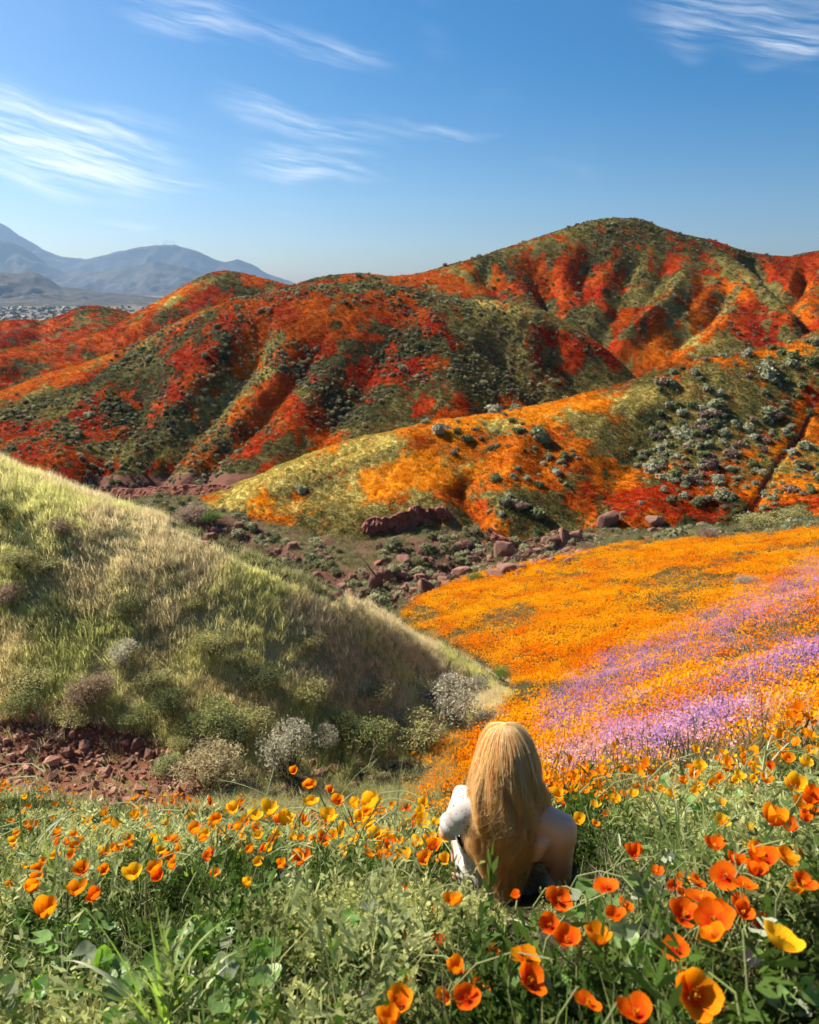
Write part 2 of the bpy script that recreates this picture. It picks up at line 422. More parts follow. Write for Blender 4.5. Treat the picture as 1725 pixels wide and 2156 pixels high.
carve(R, [([(580, 660), (565, 690), (525, 745), (480, 795), (430, 855), (370, 915), (325, 971), (300, 1020)], 5.0, 66),
          ([(690, 690), (660, 735), (600, 805), (550, 868), (490, 915), (440, 965), (415, 1015)], 2.8, 56),
          ([(330, 740), (300, 800), (290, 860), (230, 930), (190, 1010)], 3.0, 80),
          ([(820, 720), (760, 800), (700, 880), (640, 960)], 2.2, 60),
          ([(1010, 690), (1052, 725), (1122, 790), (1172, 858)], 3.6, 56),
          ([(1130, 700), (1200, 770), (1250, 830)], 3.4, 46),
          ([(880, 650), (930, 720), (960, 800), (960, 880)], -2.6, 90), ([(610, 640), (560, 740), (480, 850), (400, 940)], -.6, 40)])

# ---- high hill right of the middle
pp = [wpt(*p) for p in [
    (560, 640, 185), (655, 607, 190), (700, 591, 194), (755, 581, 198), (820, 583, 201), (893, 583, 204), (940, 566, 208), (1000, 548, 214), (1100, 512, 224), (1160, 493, 230), (1200, 481, 234), (1240, 470, 237), (1290, 464, 239), (1340, 466, 240), (1380, 480, 240), (1450, 500, 240), (1500, 511, 242), (1560, 530, 245), (1600, 540, 248), (1650, 543, 250), (1700, 538, 252), (1760, 528, 255), (1950, 500, 262),
    (950, 612, 194), (1000, 610, 195), (1080, 625, 190), (1150, 645, 186), (1250, 700, 174), (1300, 760, 167), (1350, 810, 162), (1420, 790, 162), (1500, 745, 166), (1600, 745, 164), (1690, 712, 170), (1725, 695, 174),
    (1450, 650, 184), (1300, 570, 210), (1600, 650, 184), (1500, 570, 208), (1600, 590, 216), (1690, 620, 206), (1760, 600, 215), (1900, 650, 190), (1150, 560, 210), (1100, 580, 205)]]
for u, Y, z in [(560, 225, -20), (800, 240, -16), (1000, 255, -12), (1300, 275, -2), (1600, 280, -6), (1950, 290, 0), (700, 165, -30), (1000, 160, -30), (1200, 150, -32), (1400, 140, -34), (1600, 140, -30), (1950, 145, -24)]:
    pp.append(nz(u, Y, z))
tp = TPS(pp, 2e-5)
H = Sheet('high_hill', lambda X, Y: tp(X, Y) + (fbm(X * .05, Y * .05, 81, 5) - .5) * 1.8 + (fbm(X * .35, Y * .35, 87, 3) - .5) * .7, (-.26, .78), 380, np.linspace(140, 275, 230), 0.0)
carve(H, [([(1100, 540), (1140, 590), (1185, 645), (1240, 695), (1275, 735), (1345, 805)], 6.0, 44),
          ([(1255, 520), (1235, 560), (1222, 600), (1240, 640), (1260, 680)], 2.4, 40),
          ([(1345, 530), (1335, 560), (1312, 606), (1285, 655), (1265, 690)], 2.4, 38),
          ([(1420, 530), (1405, 556), (1377, 598), (1327, 656), (1275, 692)], 2.8, 42),
          ([(1545, 540), (1600, 575), (1645, 625), (1685, 665), (1720, 700)], 6.0, 30),
          ([(1700, 560), (1690, 600), (1660, 640)], 3.5, 24), ([(1480, 530), (1560, 590), (1620, 650), (1670, 705)], -3.5, 34),
          ([(1430, 560), (1440, 600), (1400, 650), (1330, 700)], -3.0, 34), ([(1540, 600), (1500, 660), (1420, 720)], 2.4, 30), ([(1000, 560), (1040, 600), (1080, 640)], 2.5, 34)])

# ---- two small hills at the far left
fp = [wpt(*p) for p in [(200, 705, 205), (290, 662, 214), (350, 626, 222), (400, 601, 228), (430, 586, 231), (455, 579, 233), (500, 578, 235), (560, 590, 232), (625, 606, 226), (720, 635, 216), (850, 670, 210),
    (0, 745, 184), (100, 740, 190), (200, 735, 192), (400, 665, 205), (300, 720, 190), (500, 640, 215), (-200, 770, 180), (100, 790, 172), (-200, 850, 160), (300, 760, 178)]]
for u, Y, z in [(-200, 215, -34), (0, 225, -32), (200, 240, -30), (400, 260, -24), (600, 262, -24), (850, 250, -26), (0, 150, -36), (300, 158, -32), (600, 165, -30), (850, 165, -32)]:
    fp.append(nz(u, Y, z))
tf = TPS(fp, 2e-5)
Fh = Sheet('far_hill', lambda X, Y: tf(X, Y) + (fbm(X * .06, Y * .06, 101, 5) - .5) * 2.0, (-.82, .04), 260, np.linspace(150, 260, 130), 0.0)
carve(Fh, [([(420, 640), (360, 680), (260, 720), (100, 760), (0, 790)], 2.5, 26), ([(560, 610), (480, 660), (380, 700), (200, 750)], 2.0, 20)])
qp = [wpt(*p) for p in [(-250, 700, 262), (-100, 690, 264), (0, 680, 266), (60, 676, 267), (130, 668, 268), (165, 649, 270), (187, 643, 271), (230, 648, 272), (270, 658, 271), (330, 690, 268),
    (0, 720, 240), (100, 730, 236), (170, 690, 248), (250, 700, 246), (-250, 740, 235), (60, 705, 248)]]
for u, Y, z in [(-250, 300, -40), (0, 305, -38), (200, 312, -34), (400, 310, -40), (-250, 200, -46), (100, 200, -44), (400, 215, -46)]:
    qp.append(nz(u, Y, z))
tq = TPS(qp, 2e-5)
Qh = Sheet('far_hill', lambda X, Y: tq(X, Y) + (fbm(X * .06, Y * .06, 131, 5) - .5) * 2.0, (-.85, -.30), 160, np.linspace(205, 300, 100), 0.0)
carve(Qh, [([(110, 676), (60, 710), (0, 740)], 3.5, 24)])

# ---- what grows where on the slopes; lit crests painted yellower, shaded faces redder
def paint(sh, base_p, base_h, base_s, blobs, seed, soil=None, nscale=.045):
    u, v, d = sh.uv()
    n = fbm(sh.X * nscale, sh.Y * nscale, seed, 5, .58); n2 = fbm(sh.X * nscale * 2.3, sh.Y * nscale * 2.3, seed + 5, 4)
    p = np.full(u.shape, float(base_p)); h = np.full(u.shape, float(base_h)); s = np.full(u.shape, float(base_s))
    for (cu, cv, ru, rv, ang, dp, dh, ds) in blobs:
        w = blob(u, v, cu, cv, ru, rv, ang); w = w * w * (3 - 2 * w)
        p = p + (dp - p) * w; h = h + (dh - h) * w; s = s + (ds - s) * w
    n4 = fbm(sh.X * nscale * 4.2 + n * 3, sh.Y * nscale * 2.4, seed + 21, 5, .62)
    p = np.clip(p + (n - .5) * 1.1 + (n4 - .5) * 1.9, 0, 1); h = np.clip(h + (n2 - .5) * 1.2 + (n4 - .5) * .8, 0, 1); s = np.clip(s + (fbm(sh.X * .08, sh.Y * .08, seed + 9, 4) - .5) * .7, 0, 1)
    so = np.zeros(u.shape) if soil is None else soil(u, v, sh)
    sh.poppy, sh.hue, sh.straw, sh.soil = p, h, s, so
    return dict(poppy=p, hue=h, straw=s, soil=so)

A_M = paint(M, .44, .22, .2, [
    (600, 1000, 190, 40, -22, .0, .9, 1.0), (760, 945, 140, 26, -18, .15, .9, 1.0), (850, 1005, 240, 50, -14, .8, 1.1, .9), (560, 1065, 130, 18, 0, .45, .95, .8), (1060, 890, 240, 34, -6, .85, .9, .9), (1300, 850, 200, 30, -8, .62, .8, .85), (1020, 940, 120, 50, 0, .8, .6, .4),
    (1150, 980, 150, 60, 15, .66, .05, .12), (1400, 1040, 230, 70, 5, .74, .08, .12), (1230, 1060, 150, 40, 0, .64, .0, .1), (1470, 890, 170, 100, -30, .42, .25, .15), (1250, 900, 140, 50, -10, .6, .5, .35), (1690, 780, 80, 90, -60, .5, .15, .35), (1700, 960, 110, 90, -50, .6, .65, .4), (1080, 1060, 60, 40, 0, .1, .2, .1)], 201,
    soil=lambda u, v, s: .9 * np.clip(1 - seg_dist(u, v, [(1712, 850), (1690, 910), (1640, 965), (1610, 1020), (1590, 1060), (1565, 1092)])[0] / 10, 0, 1), nscale=.075)
A_R = paint(R, .40, .16, .10, [
    (120, 910, 190, 70, -10, .72, .0, .05), (330, 840, 150, 60, -30, .45, .05, .05), (290, 712, 330, 26, -27, .82, .9, .5), (60, 800, 170, 24, -20, .8, .85, .5), (600, 680, 140, 50, -30, .74, .5, .3), (760, 640, 200, 40, 0, .78, .25, .15), (400, 930, 50, 100, 45, .58, .7, .4), (620, 870, 140, 60, -40, .66, .2, .15),
    (520, 800, 40, 150, 42, .45, .75, .5), (820, 800, 140, 110, 0, .42, .05, .05), (1090, 740, 230, 110, 25, .06, .2, .12), (1040, 642, 90, 14, 10, .4, .9, .8), (930, 680, 80, 35, 20, .62, .05, .15), (1240, 760, 60, 50, 40, .42, .0, .1), (700, 930, 120, 40, -30, .4, .2, .1)], 231,
    soil=lambda u, v, s: sstep(v, 985, 1010) * inpoly(u, v, [(190, 1000), (330, 1000), (460, 980), (570, 990), (560, 1060), (150, 1060)]) * 1.0, nscale=.07)
A_H = paint(H, .35, .15, .15, [
    (1300, 480, 200, 36, 5, .22, .05, .12), (1180, 590, 60, 70, 50, .68, .1, .15), (1250, 560, 80, 60, 0, .58, .1, .1), (1390, 570, 60, 60, 30, .62, .1, .1), (1000, 590, 130, 40, -10, .76, .75, .4), (1090, 560, 70, 40, 0, .64, .2, .15), (800, 590, 130, 18, 0, .55, .6, .4), (1500, 630, 130, 70, -20, .74, .45, .3),
    (1420, 720, 130, 50, -20, .64, .9, .7), (1590, 690, 80, 50, 20, .68, .05, .15), (1560, 570, 90, 26, 28, .14, .3, .35), (1500, 510, 50, 14, 15, .72, .0, .15), (1680, 560, 90, 50, 10, .7, .05, .15), (1700, 640, 50, 50, 0, .72, .7, .3)], 261, nscale=.055)
A_F = paint(Fh, .55, .25, .15, [(480, 600, 90, 26, 10, .5, .0, .1), (360, 630, 90, 14, -25, .4, .9, .8), (200, 720, 260, 40, -18, .7, .35, .2)], 291, nscale=.07)
A_Q = paint(Qh, .55, .1, .12, [(190, 670, 60, 26, 0, .45, .05, .1)], 311, nscale=.07)
HM = hill_mat('flowering_slope', orange=(.74, .27, .006))
HM2 = hill_mat('flowering_slope_far', fscale=.95, bumpd=.5)
M.build(HM, A_M, 'middle ridge of orange poppies dotted with grey sagebrush', 'ridge')
R.build(HM2, A_R, 'broad ridge streaked with red poppies and dark gullies', 'ridge')
H.build(HM2, A_H, 'highest rounded hill with red fluted gullies against the sky', 'hill')
Fh.build(HM2, A_F, 'pointed red far hill just left of the broad ridge', 'hill')
Qh.build(HM2, A_Q, 'lowest dark red hillock at the left edge before the mountains', 'hill')

# near ground colour
LEFT_HILL = [(-400, 760), (0, 965), (240, 1050), (480, 1165), (640, 1235), (830, 1310), (970, 1390), (1070, 1450), (1050, 1500), (930, 1562), (850, 1592), (720, 1640), (560, 1640), (400, 1610), (330, 1550), (200, 1520), (0, 1510), (-400, 1500)]
FIELD = [(840, 1300), (870, 1265), (930, 1232), (1010, 1212), (1100, 1190), (1300, 1150), (1560, 1135), (1725, 1115), (2200, 1060), (2200, 1640), (1725, 1560), (1500, 1640), (1300, 1660), (1000, 1650), (950, 1610), (1000, 1548), (1095, 1460), (1060, 1420), (970, 1370), (900, 1330)]
SCREE = [(-400, 1490), (0, 1500), (200, 1515), (340, 1555), (420, 1620), (420, 1680), (350, 1730), (230, 1720), (0, 1680), (-400, 1680)]
def on_left(u, v, y): return inpoly(u, v, LEFT_HILL) & (y > 8) & (y < 22.5)
def on_field(u, v, y): return inpoly(u, v, FIELD) & ((y > 3) & (u > 1100) | (y > 7)) & ((y > 23) | (u > 985) | (v > 1540))
gu, gv, gd = G.uv()
ju = gu + (fbm(G.X * .8, G.Y * .8, 401, 4) - .5) * 60; jv = gv + (fbm(G.X * .8, G.Y * .8, 402, 4) - .5) * 40
colr = np.zeros(G.X.shape + (3,)); colr[:] = (.05, .042, .022)
def setc(mask, c):
    colr[mask] = c
setc(on_left(ju, jv, G.Y), (.34, .30, .12))
setc(on_field(ju, jv, G.Y), (.20, .105, .02))
setc(inpoly(ju, jv, SCREE) & (G.Y > 5), (.20, .085, .05))
setc((G.Y > 36) & (wash > .15), (.15, .07, .05))
setc((G.Y > 50) & (wash <= .15), (.13, .10, .05)); setc((G.Y > 40) & (fbm(G.X * .3, G.Y * .3, 977, 4) > .52) & ~on_field(ju, jv, G.Y), (.15, .075, .05))
gm, nt, out = new_mat('valley_ground')
tcn = nt.node('ShaderNodeTexCoord')
na = nt.noise(tcn.outputs['Object'], 2.2, 6, .65); nb = nt.noise(tcn.outputs['Object'], 14, 4, .6)
ca = nt.attr('Col').outputs['Color']
f = nt.m('ADD', nt.m('MULTIPLY', na, .9), nt.m('MULTIPLY', nb, .9))
c = nt.mix(1.0, ca, nt.xyz(f, f, f), 'MULTIPLY')
c = nt.mix(nt.m('MULTIPLY', nt.smooth(na, .5, .75), .5), c, (.07, .045, .025))
b = nt.node('ShaderNodeBump'); b.inputs['Strength'].default_value = .8; b.inputs['Distance'].default_value = .06
nt.l.new(nb, b.inputs['Height'])
bsdf(nt, out, c, .95, .1, bump=b.outputs[0])
G.build(gm, dict(Col=colr), 'near slope falling into a narrow valley between grassy hillside and flower field', 'ground')

# ---- plain and mountains
def plain():
    nx, ny = 60, 80
    y = geo(150, 10900, ny); s = np.linspace(-1.6, 1.6, nx)
    X = s[None] * (y[:, None] + 400); Y = np.repeat(y[:, None], nx, 1)
    Z = -60 - (fbm(X * .004, Y * .004, 501, 3) - .5) * 6
    me = grid_mesh('plain', np.stack([X, Y, Z], -1).reshape(-1, 3), ny, nx)
    me.materials.append(simple_mat('plain_scrub', (.13, .115, .085), .5, .01, .95, .1, coord='Object', rnd=0))
    o = bpy.data.objects.new('plain', me); COL.objects.link(o)
    tag(o, 'pale dry plain at the foot of the blue mountains', 'plain', kind='structure')
plain()
mount_m, nt, out = new_mat('mountain_rock')
tcn = nt.node('ShaderNodeTexCoord')
n1 = nt.noise(tcn.outputs['Object'], .006, 6, .65); n2 = nt.noise(tcn.outputs['Object'], .03, 5, .6)
c = nt.mix(nt.smooth(n1, .35, .65), (.032, .036, .036), (.085, .072, .06))
c = nt.mix(nt.smooth(n2, .62, .72), c, (.20, .155, .115))
bsdf(nt, out, c, .95, .05)
def mountain(skyline, Yc, Yf, label, seed, amp, srange, n=300, m=90):
    S = np.array(skyline, float)
    pts = np.array([wpt(a, b_, Yc) for a, b_ in S])
    s = np.linspace(*srange, n); t = np.r_[np.linspace(0, 1, m), np.linspace(1.05, 1.5, 12)]
    Y = Yf + t[:, None] * (Yc - Yf) + 0 * s[None]; X = s[None] * Y
    zc = np.interp(s * Yc, pts[:, 0], pts[:, 2])[None]
    k = Yc / 4500
    tt = np.clip(t, 0, 1)[:, None]
    sp = ridged(X * .0042 / k + .35 * fbm(X * .004, Y * .004, seed + 3, 3), Y * .0011 / k, seed, 5)
    sp2 = ridged(X * .013 / k, Y * .006 / k, seed + 8, 5)
    h = tt ** 1.15 * (1 - amp * (1 - sp) * np.sin(np.pi * np.clip(tt, 0, 1)) ** .8 * 1.35 - amp * .75 * (1 - sp2) * np.sin(np.pi * tt))
    Z = -62 + (zc + 62) * h
    Z += (fbm(X * .02 / k, Y * .02 / k, seed + 2, 4) - .5) * 14 * k * np.ones_like(tt)
    Z = np.where(t[:, None] > 1, -62 + (zc + 62) * (1 - (t[:, None] - 1) * 1.5), Z)
    me = grid_mesh('mountain', np.stack([X, Y, Z], -1).reshape(-1, 3), len(t), n)
    me.materials.append(mount_m)
    o = bpy.data.objects.new('mountain', me); COL.objects.link(o)
    return tag(o, label, 'mountain', kind='structure')
mountain([(-500, 440), (-250, 420), (-100, 430), (0, 468), (50, 500), (90, 525), (130, 540), (165, 545), (195, 545), (240, 530), (300, 520), (350, 515), (370, 516), (400, 523), (430, 535), (455, 547), (475, 553), (485, 549), (500, 546), (520, 552), (540, 560), (560, 574), (590, 585), (620, 595), (655, 605), (760, 622), (900, 640), (1400, 660)],
         9500, 7300, 'farthest blue mountain range with masts on its rounded summit', 601, .75, (-.85, .45))
mountain([(-500, 490), (-200, 470), (0, 505), (30, 510), (65, 530), (100, 556), (140, 574), (200, 572), (250, 567), (300, 555), (325, 549), (350, 555), (380, 560), (415, 571), (500, 600), (600, 622), (900, 650)],
         7400, 5500, 'hazy middle mountain spurs below the blue summit', 631, .8, (-.85, .2))
mountain([(-500, 560), (-200, 545), (0, 572), (40, 576), (70, 571), (100, 585), (130, 604), (200, 612), (260, 618), (350, 628), (450, 636), (600, 645), (900, 655)],
         3700, 2300, 'low pale foothills behind the plain at the left', 661, .8, (-.85, .2))

# air
hz = bpy.data.meshes.new('haze')
bmz = bmesh.new(); bmesh.ops.create_cube(bmz, size=1.0); bmz.to_mesh(hz); bmz.free()
hm = bpy.data.materials.new('haze_air'); hm.use_nodes = True
ht = NT(hm.node_tree); ht.n.clear(); ho = ht.node('ShaderNodeOutputMaterial')
pv = ht.node('ShaderNodeVolumePrincipled'); pv.inputs['Density'].default_value = 5.4e-5
pv.inputs['Color'].default_value = (.40, .64, 1.0, 1); pv.inputs['Anisotropy'].default_value = 0.35
ht.l.new(pv.outputs[0], ho.inputs['Volume'])
hz.materials.append(hm)
hzo = bpy.data.objects.new('haze', hz); COL.objects.link(hzo)
hzo.scale = (60000, 11400, 1280); hzo.location = (0, 5500, 570)
tag(hzo, 'thin blue haze in the air before the mountains', 'haze', kind='stuff')
# ------------------------------------------------------------------ building plants and stones
class MB:
    def __init__(s): s.v, s.f, s.c, s.n = [], [], [], 0
    def add(s, V, F, C):
        V = np.asarray(V, float); b = s.n
        s.v.append(V); s.f += [tuple(int(i) + b for i in q) for q in F]
        C = np.asarray(C, float)
        s.c.append(np.repeat(C[None], len(V), 0) if C.ndim == 1 else C); s.n += len(V)
    def strip(s, P, side, w, col):
        """ribbon along points P with half widths w"""
        P = np.asarray(P, float); w = np.asarray(w)[:, None]; side = np.asarray(side, float)
        n = len(P); V = np.concatenate([P - side * w, P + side * w])
        s.add(V, [(i, i + 1, n + i + 1, n + i) for i in range(n - 1)], col)
    def blade(s, base, az, length, width, lean, bend, col, segs=3):
        d = np.array([math.cos(az), math.sin(az), 0]); sd = np.array([-math.sin(az), math.cos(az), 0])
        P = [np.array(base, float)]; a = lean
        for k in range(segs):
            P.append(P[-1] + (d * math.sin(a) + np.array([0, 0, math.cos(a)])) * length / segs); a += bend / segs
        t = np.linspace(0, 1, segs + 1); s.strip(P, sd, width * .5 * np.clip(1.15 - t, .12, 1) * (.6 + .8 * np.minimum(t * 3, 1) * .5), col)
    def quad(s, c, nrm, size, asp, col, rnd):
        nrm = np.asarray(nrm, float); nrm = nrm / (np.linalg.norm(nrm) + 1e-9)
        r = rnd.normal(size=3); a = np.cross(nrm, r); a /= np.linalg.norm(a) + 1e-9; b = np.cross(nrm, a)
        c = np.asarray(c); s.add([c - a * size * asp, c - b * size * .5 + a * 0, c + a * size * asp, c + b * size * .5], [(0, 1, 2, 3)], col)
    def tube(s, P, r, col, n=5):
        P = np.asarray(P, float); r = np.broadcast_to(r, len(P)); V = []
        for i, p in enumerate(P):
            t = P[min(i + 1, len(P) - 1)] - P[max(i - 1, 0)]; t /= np.linalg.norm(t) + 1e-9
            a = np.cross(t, [0.3, 1, .2]); a /= np.linalg.norm(a) + 1e-9; b = np.cross(t, a)
            for k in range(n):
                q = 2 * math.pi * k / n; V.append(p + (a * math.cos(q) + b * math.sin(q)) * r[i])
        F = [(i * n + k, i * n + (k + 1) % n, (i + 1) * n + (k + 1) % n, (i + 1) * n + k) for i in range(len(P) - 1) for k in range(n)]
        s.add(V, F, col)
    def mesh(s, name, mat, smooth=True):
        me = bpy.data.meshes.new(name)
        V = np.concatenate(s.v)
        me.from_pydata(V.tolist(), [], s.f)
        C = np.concatenate(s.c); C = C if C.shape[1] == 4 else np.c_[C, np.zeros(len(C))]
        at = me.attributes.new('Col', 'FLOAT_COLOR', 'POINT'); at.data.foreach_set('color', C.astype(np.float32).ravel())
        if smooth: me.polygons.foreach_set('use_smooth', np.ones(len(me.polygons), bool))
        if mat: me.materials.append(mat)
        me.update(); return me

def veg_mat(name, inst=True, transl=.4, rough=.7, spec=.25, var=.35):
    m, nt, out = new_mat(name)
    a = nt.attr('Col'); c = a.outputs['Color']
    if inst:
        t = nt.attr('tint', 'INSTANCER'); c = nt.mix(a.outputs['Alpha'], c, t.outputs['Color'])
    oi = nt.node('ShaderNodeObjectInfo')
    f = nt.m('MULTIPLY_ADD', nt.m('SUBTRACT', oi.outputs['Random'], .5), var, 1.0)
    c = nt.mix(1.0, c, nt.xyz(f, f, f), 'MULTIPLY')
    bsdf(nt, out, c, rough, spec, transl); return m
VEG = veg_mat('foliage_mass', transl=.5); VEGF = veg_mat('flower_mass', transl=.5, spec=.05, rough=.9)
VEGO = veg_mat('foliage', inst=False); VEGG = veg_mat('sunlit_grass', transl=.62, spec=.1)

NSC = [0]
def scatter(name, protos, P, rotz, scl, tint, label, cat, tilt=.12):
    """one mass of ground cover: proto meshes set out over points"""
    n = len(P)
    k = NSC[0]; NSC[0] += 1
    c = bpy.data.collections.new('pieces_%02d' % k)
    for i, me in enumerate(protos):
        o = bpy.data.objects.new('piece_%02d_%02d' % (k, i), me); c.objects.link(o)
    me = bpy.data.meshes.new(name); me.vertices.add(n); me.vertices.foreach_set('co', np.ascontiguousarray(P, np.float32).ravel())
    rot = np.c_[RNG.normal(0, tilt, n), RNG.normal(0, tilt, n), rotz]
    me.attributes.new('rot', 'FLOAT_VECTOR', 'POINT').data.foreach_set('vector', rot.astype(np.float32).ravel())
    me.attributes.new('scl', 'FLOAT', 'POINT').data.foreach_set('value', np.asarray(scl, np.float32))
    me.attributes.new('idx', 'INT', 'POINT').data.foreach_set('value', RNG.integers(0, len(protos), n).astype(np.int32))
    me.attributes.new('tint', 'FLOAT_COLOR', 'POINT').data.foreach_set('color', np.c_[tint, np.ones(n)].astype(np.float32).ravel())
    o = bpy.data.objects.new(name, me); COL.objects.link(o)
    ng = bpy.data.node_groups.new('scatter_' + name, 'GeometryNodeTree')
    ng.interface.new_socket(name='Geometry', in_out='INPUT', socket_type='NodeSocketGeometry')
    ng.interface.new_socket(name='Geometry', in_out='OUTPUT', socket_type='NodeSocketGeometry')
    gi, go = ng.nodes.new('NodeGroupInput'), ng.nodes.new('NodeGroupOutput')
    ip = ng.nodes.new('GeometryNodeInstanceOnPoints'); ci = ng.nodes.new('GeometryNodeCollectionInfo')
    ci.inputs['Collection'].default_value = c; ci.inputs['Separate Children'].default_value = True; ci.inputs['Reset Children'].default_value = True
    def na(nm, ty):
        q = ng.nodes.new('GeometryNodeInputNamedAttribute'); q.data_type = ty; q.inputs['Name'].default_value = nm; return q.outputs['Attribute']
    L = ng.links.new
    L(gi.outputs[0], ip.inputs['Points']); L(ci.outputs[0], ip.inputs['Instance']); ip.inputs['Pick Instance'].default_value = True
    L(na('idx', 'INT'), ip.inputs['Instance Index']); L(na('rot', 'FLOAT_VECTOR'), ip.inputs['Rotation']); L(na('scl', 'FLOAT'), ip.inputs['Scale'])
    L(ip.outputs[0], go.inputs[0])
    md = o.modifiers.new('scatter', 'NODES'); md.node_group = ng
    return tag(o, label, cat, kind='stuff')

def sample(sh, n, y0, y1, keep, power=1.0):
    """random points on a sheet; power<1 puts more of them near"""
    y = y0 + (y1 - y0) * RNG.random(n) ** (1 / power)
    s = RNG.uniform(sh.s[0], sh.s[-1], n); x = s * (y + sh.off)
    w = (y + sh.off) / (y1 + sh.off)
    x, y = x[RNG.random(n) < w], y[RNG.random(n) < w] if False else y[:]
    return x, y
def spread(sh, n, y0, y1, keep, near=0.0):
    """n tries, even over the ground (near>0 favours near ground); keep(u,v,x,y,z) -> probability"""
    out = []
    y = RNG.uniform(y0, y1, n); s = RNG.uniform(sh.s[0], sh.s[-1], n)
    w = ((y + sh.off) / (y1 + sh.off)) ** (1 - near)
    ok = RNG.random(n) < w; y, s = y[ok], s[ok]
    x = s * (y + sh.off); z, _ = sh.samp(sh.Z, x, y)
    zt = ztop(x, y)
    u, v, d = proj(x, y, z)
    p = keep(u, v, x, y, z)
    ok = (RNG.random(len(x)) < p) & (u > -130) & (u < 1855) & (v < 2420) & (d > .1) & (z > zt - .25)
    return x[ok], y[ok], z[ok], u[ok], v[ok], d[ok]

def lerp(a, b, t):
    t = np.asarray(t)[:, None]; return np.asarray(a)[None] * (1 - t) + np.asarray(b)[None] * t

_HY = np.r_[geo(.35, 200, 500)]
def hit(u, v, lift=0.0):
    """where the sight line of a design pixel meets the ground (raised by lift)"""
    xn, yn = (u - CX) / FPX, (CY - v) / FPX
    dy = math.cos(PITCH) + math.sin(PITCH) * yn; dz = -math.sin(PITCH) + math.cos(PITCH) * yn
    k = _HY / dy; zz = ztop(xn * k, _HY) + lift
    b = np.nonzero(dz * k <= zz)[0]
    i = b[0] if len(b) else len(_HY) - 1
    kk = k[i]; return xn * kk, _HY[i], dz * kk, kk

T1 = (1, 1, 1, 1)     # takes the tint
# ---- pieces of ground cover
def p_tuft(seed, n=26, h=(.22, .5), w=.010, spreadr=.10, lean=.35, bend=.9, mat=None):
    r = np.random.default_rng(seed); m = MB()
    for i in range(n):
        a = r.uniform(0, 6.283); q = r.uniform(0, spreadr)
        m.blade((math.cos(a) * q, math.sin(a) * q, -.03), r.uniform(0, 6.283), r.uniform(*h), w * r.uniform(.6, 1.3), r.uniform(.02, lean), r.uniform(.1, bend), T1, 3)
    return m.mesh('tuft', mat or VEG)
def p_fern(seed, n=11, h=(.06, .17), col=T1, lf=.020, leaflets=7):
    """finely cut poppy foliage"""
    r = np.random.default_rng(seed); m = MB()
    for i in range(n):
        a = r.uniform(0, 6.283); L = r.uniform(*h); lean = r.uniform(.1, .85)
        d = np.array([math.cos(a) * math.sin(lean), math.sin(a) * math.sin(lean), math.cos(lean)]); b = np.array([r.uniform(-.05, .05), r.uniform(-.05, .05), -.02])
        tip = b + d * L; m.strip([b, tip], np.cross(d, [0.1, .2, .9]), [.0016, .001], col)
        for k in range(leaflets):
            t = .35 + .65 * k / (leaflets - 1); p = b + d * L * t + np.array([0, 0, -.02 * t * t])
            for sg in (-1, 1):
                q = np.cross(d, r.normal(size=3)); q /= np.linalg.norm(q); q = q * sg + d * .9; q /= np.linalg.norm(q)
                ln = lf * r.uniform(.6, 1.4); sd = np.cross(q, r.normal(size=3)); sd /= np.linalg.norm(sd)
                m.strip([p, p + q * ln * .6, p + q * ln], sd, [.0015, .0046, .0008], col)
    return m.mesh('fern', VEG)
def p_flowers(seed, n=13, rad=.30, fs=.034, h=(.10, .22)):
    """patch of small poppies seen from some way off"""
    r = np.random.default_rng(seed); m = MB()
    for i in range(22):
        a = r.uniform(0, 6.283); q = rad * math.sqrt(r.random())
        m.blade((math.cos(a) * q, math.sin(a) * q, -.02), r.uniform(0, 6.283), r.uniform(.06, .16), .016, r.uniform(.1, .7), .5, (.13, .14, .045, 0), 2)
    for i in range(n):
        a = r.uniform(0, 6.283); q = rad * math.sqrt(r.random()); z = r.uniform(*h); c = np.array([math.cos(a) * q, math.sin(a) * q, z])
        s = fs * r.uniform(.7, 1.25); tx, ty = r.normal(0, .25, 2); a0 = r.uniform(0, 6.28)
        base = c; ring = []
        for k in range(5):
            b = a0 + k * 1.2566
            ring.append(c + np.array([math.cos(b) * s * .9, math.sin(b) * s * .9, s * (.75 + .2 * (k % 2)) + tx * math.cos(b) * s + ty * math.sin(b) * s]))
        V = [base] + ring; m.add(V, [(0, 1 + k, 1 + (k + 1) % 5) for k in range(5)], T1)
    return m.mesh('flowers', VEGF, smooth=False)
def p_speck(seed, n=46, rad=.28, fs=.019, h=(.08, .24)):
    r = np.random.default_rng(seed); m = MB()
    for i in range(20):
        a = r.uniform(0, 6.283); q = rad * math.sqrt(r.random())
        m.blade((math.cos(a) * q, math.sin(a) * q, -.02), r.uniform(0, 6.283), r.uniform(.08, .2), .012, r.uniform(.1, .6), .4, (.12, .13, .06, 0), 2)
    for i in range(n):
        a = r.uniform(0, 6.283); q = rad * math.sqrt(r.random()); c = (math.cos(a) * q, math.sin(a) * q, r.uniform(*h))
        m.quad(c, r.normal(size=3) + np.array([0, 0, .8]), fs * r.uniform(.7, 1.4), .5, T1, r)
        m.quad(c, r.normal(size=3), fs * r.uniform(.6, 1.1), .5, T1, r)
    return m.mesh('specks', VEGF, smooth=False)
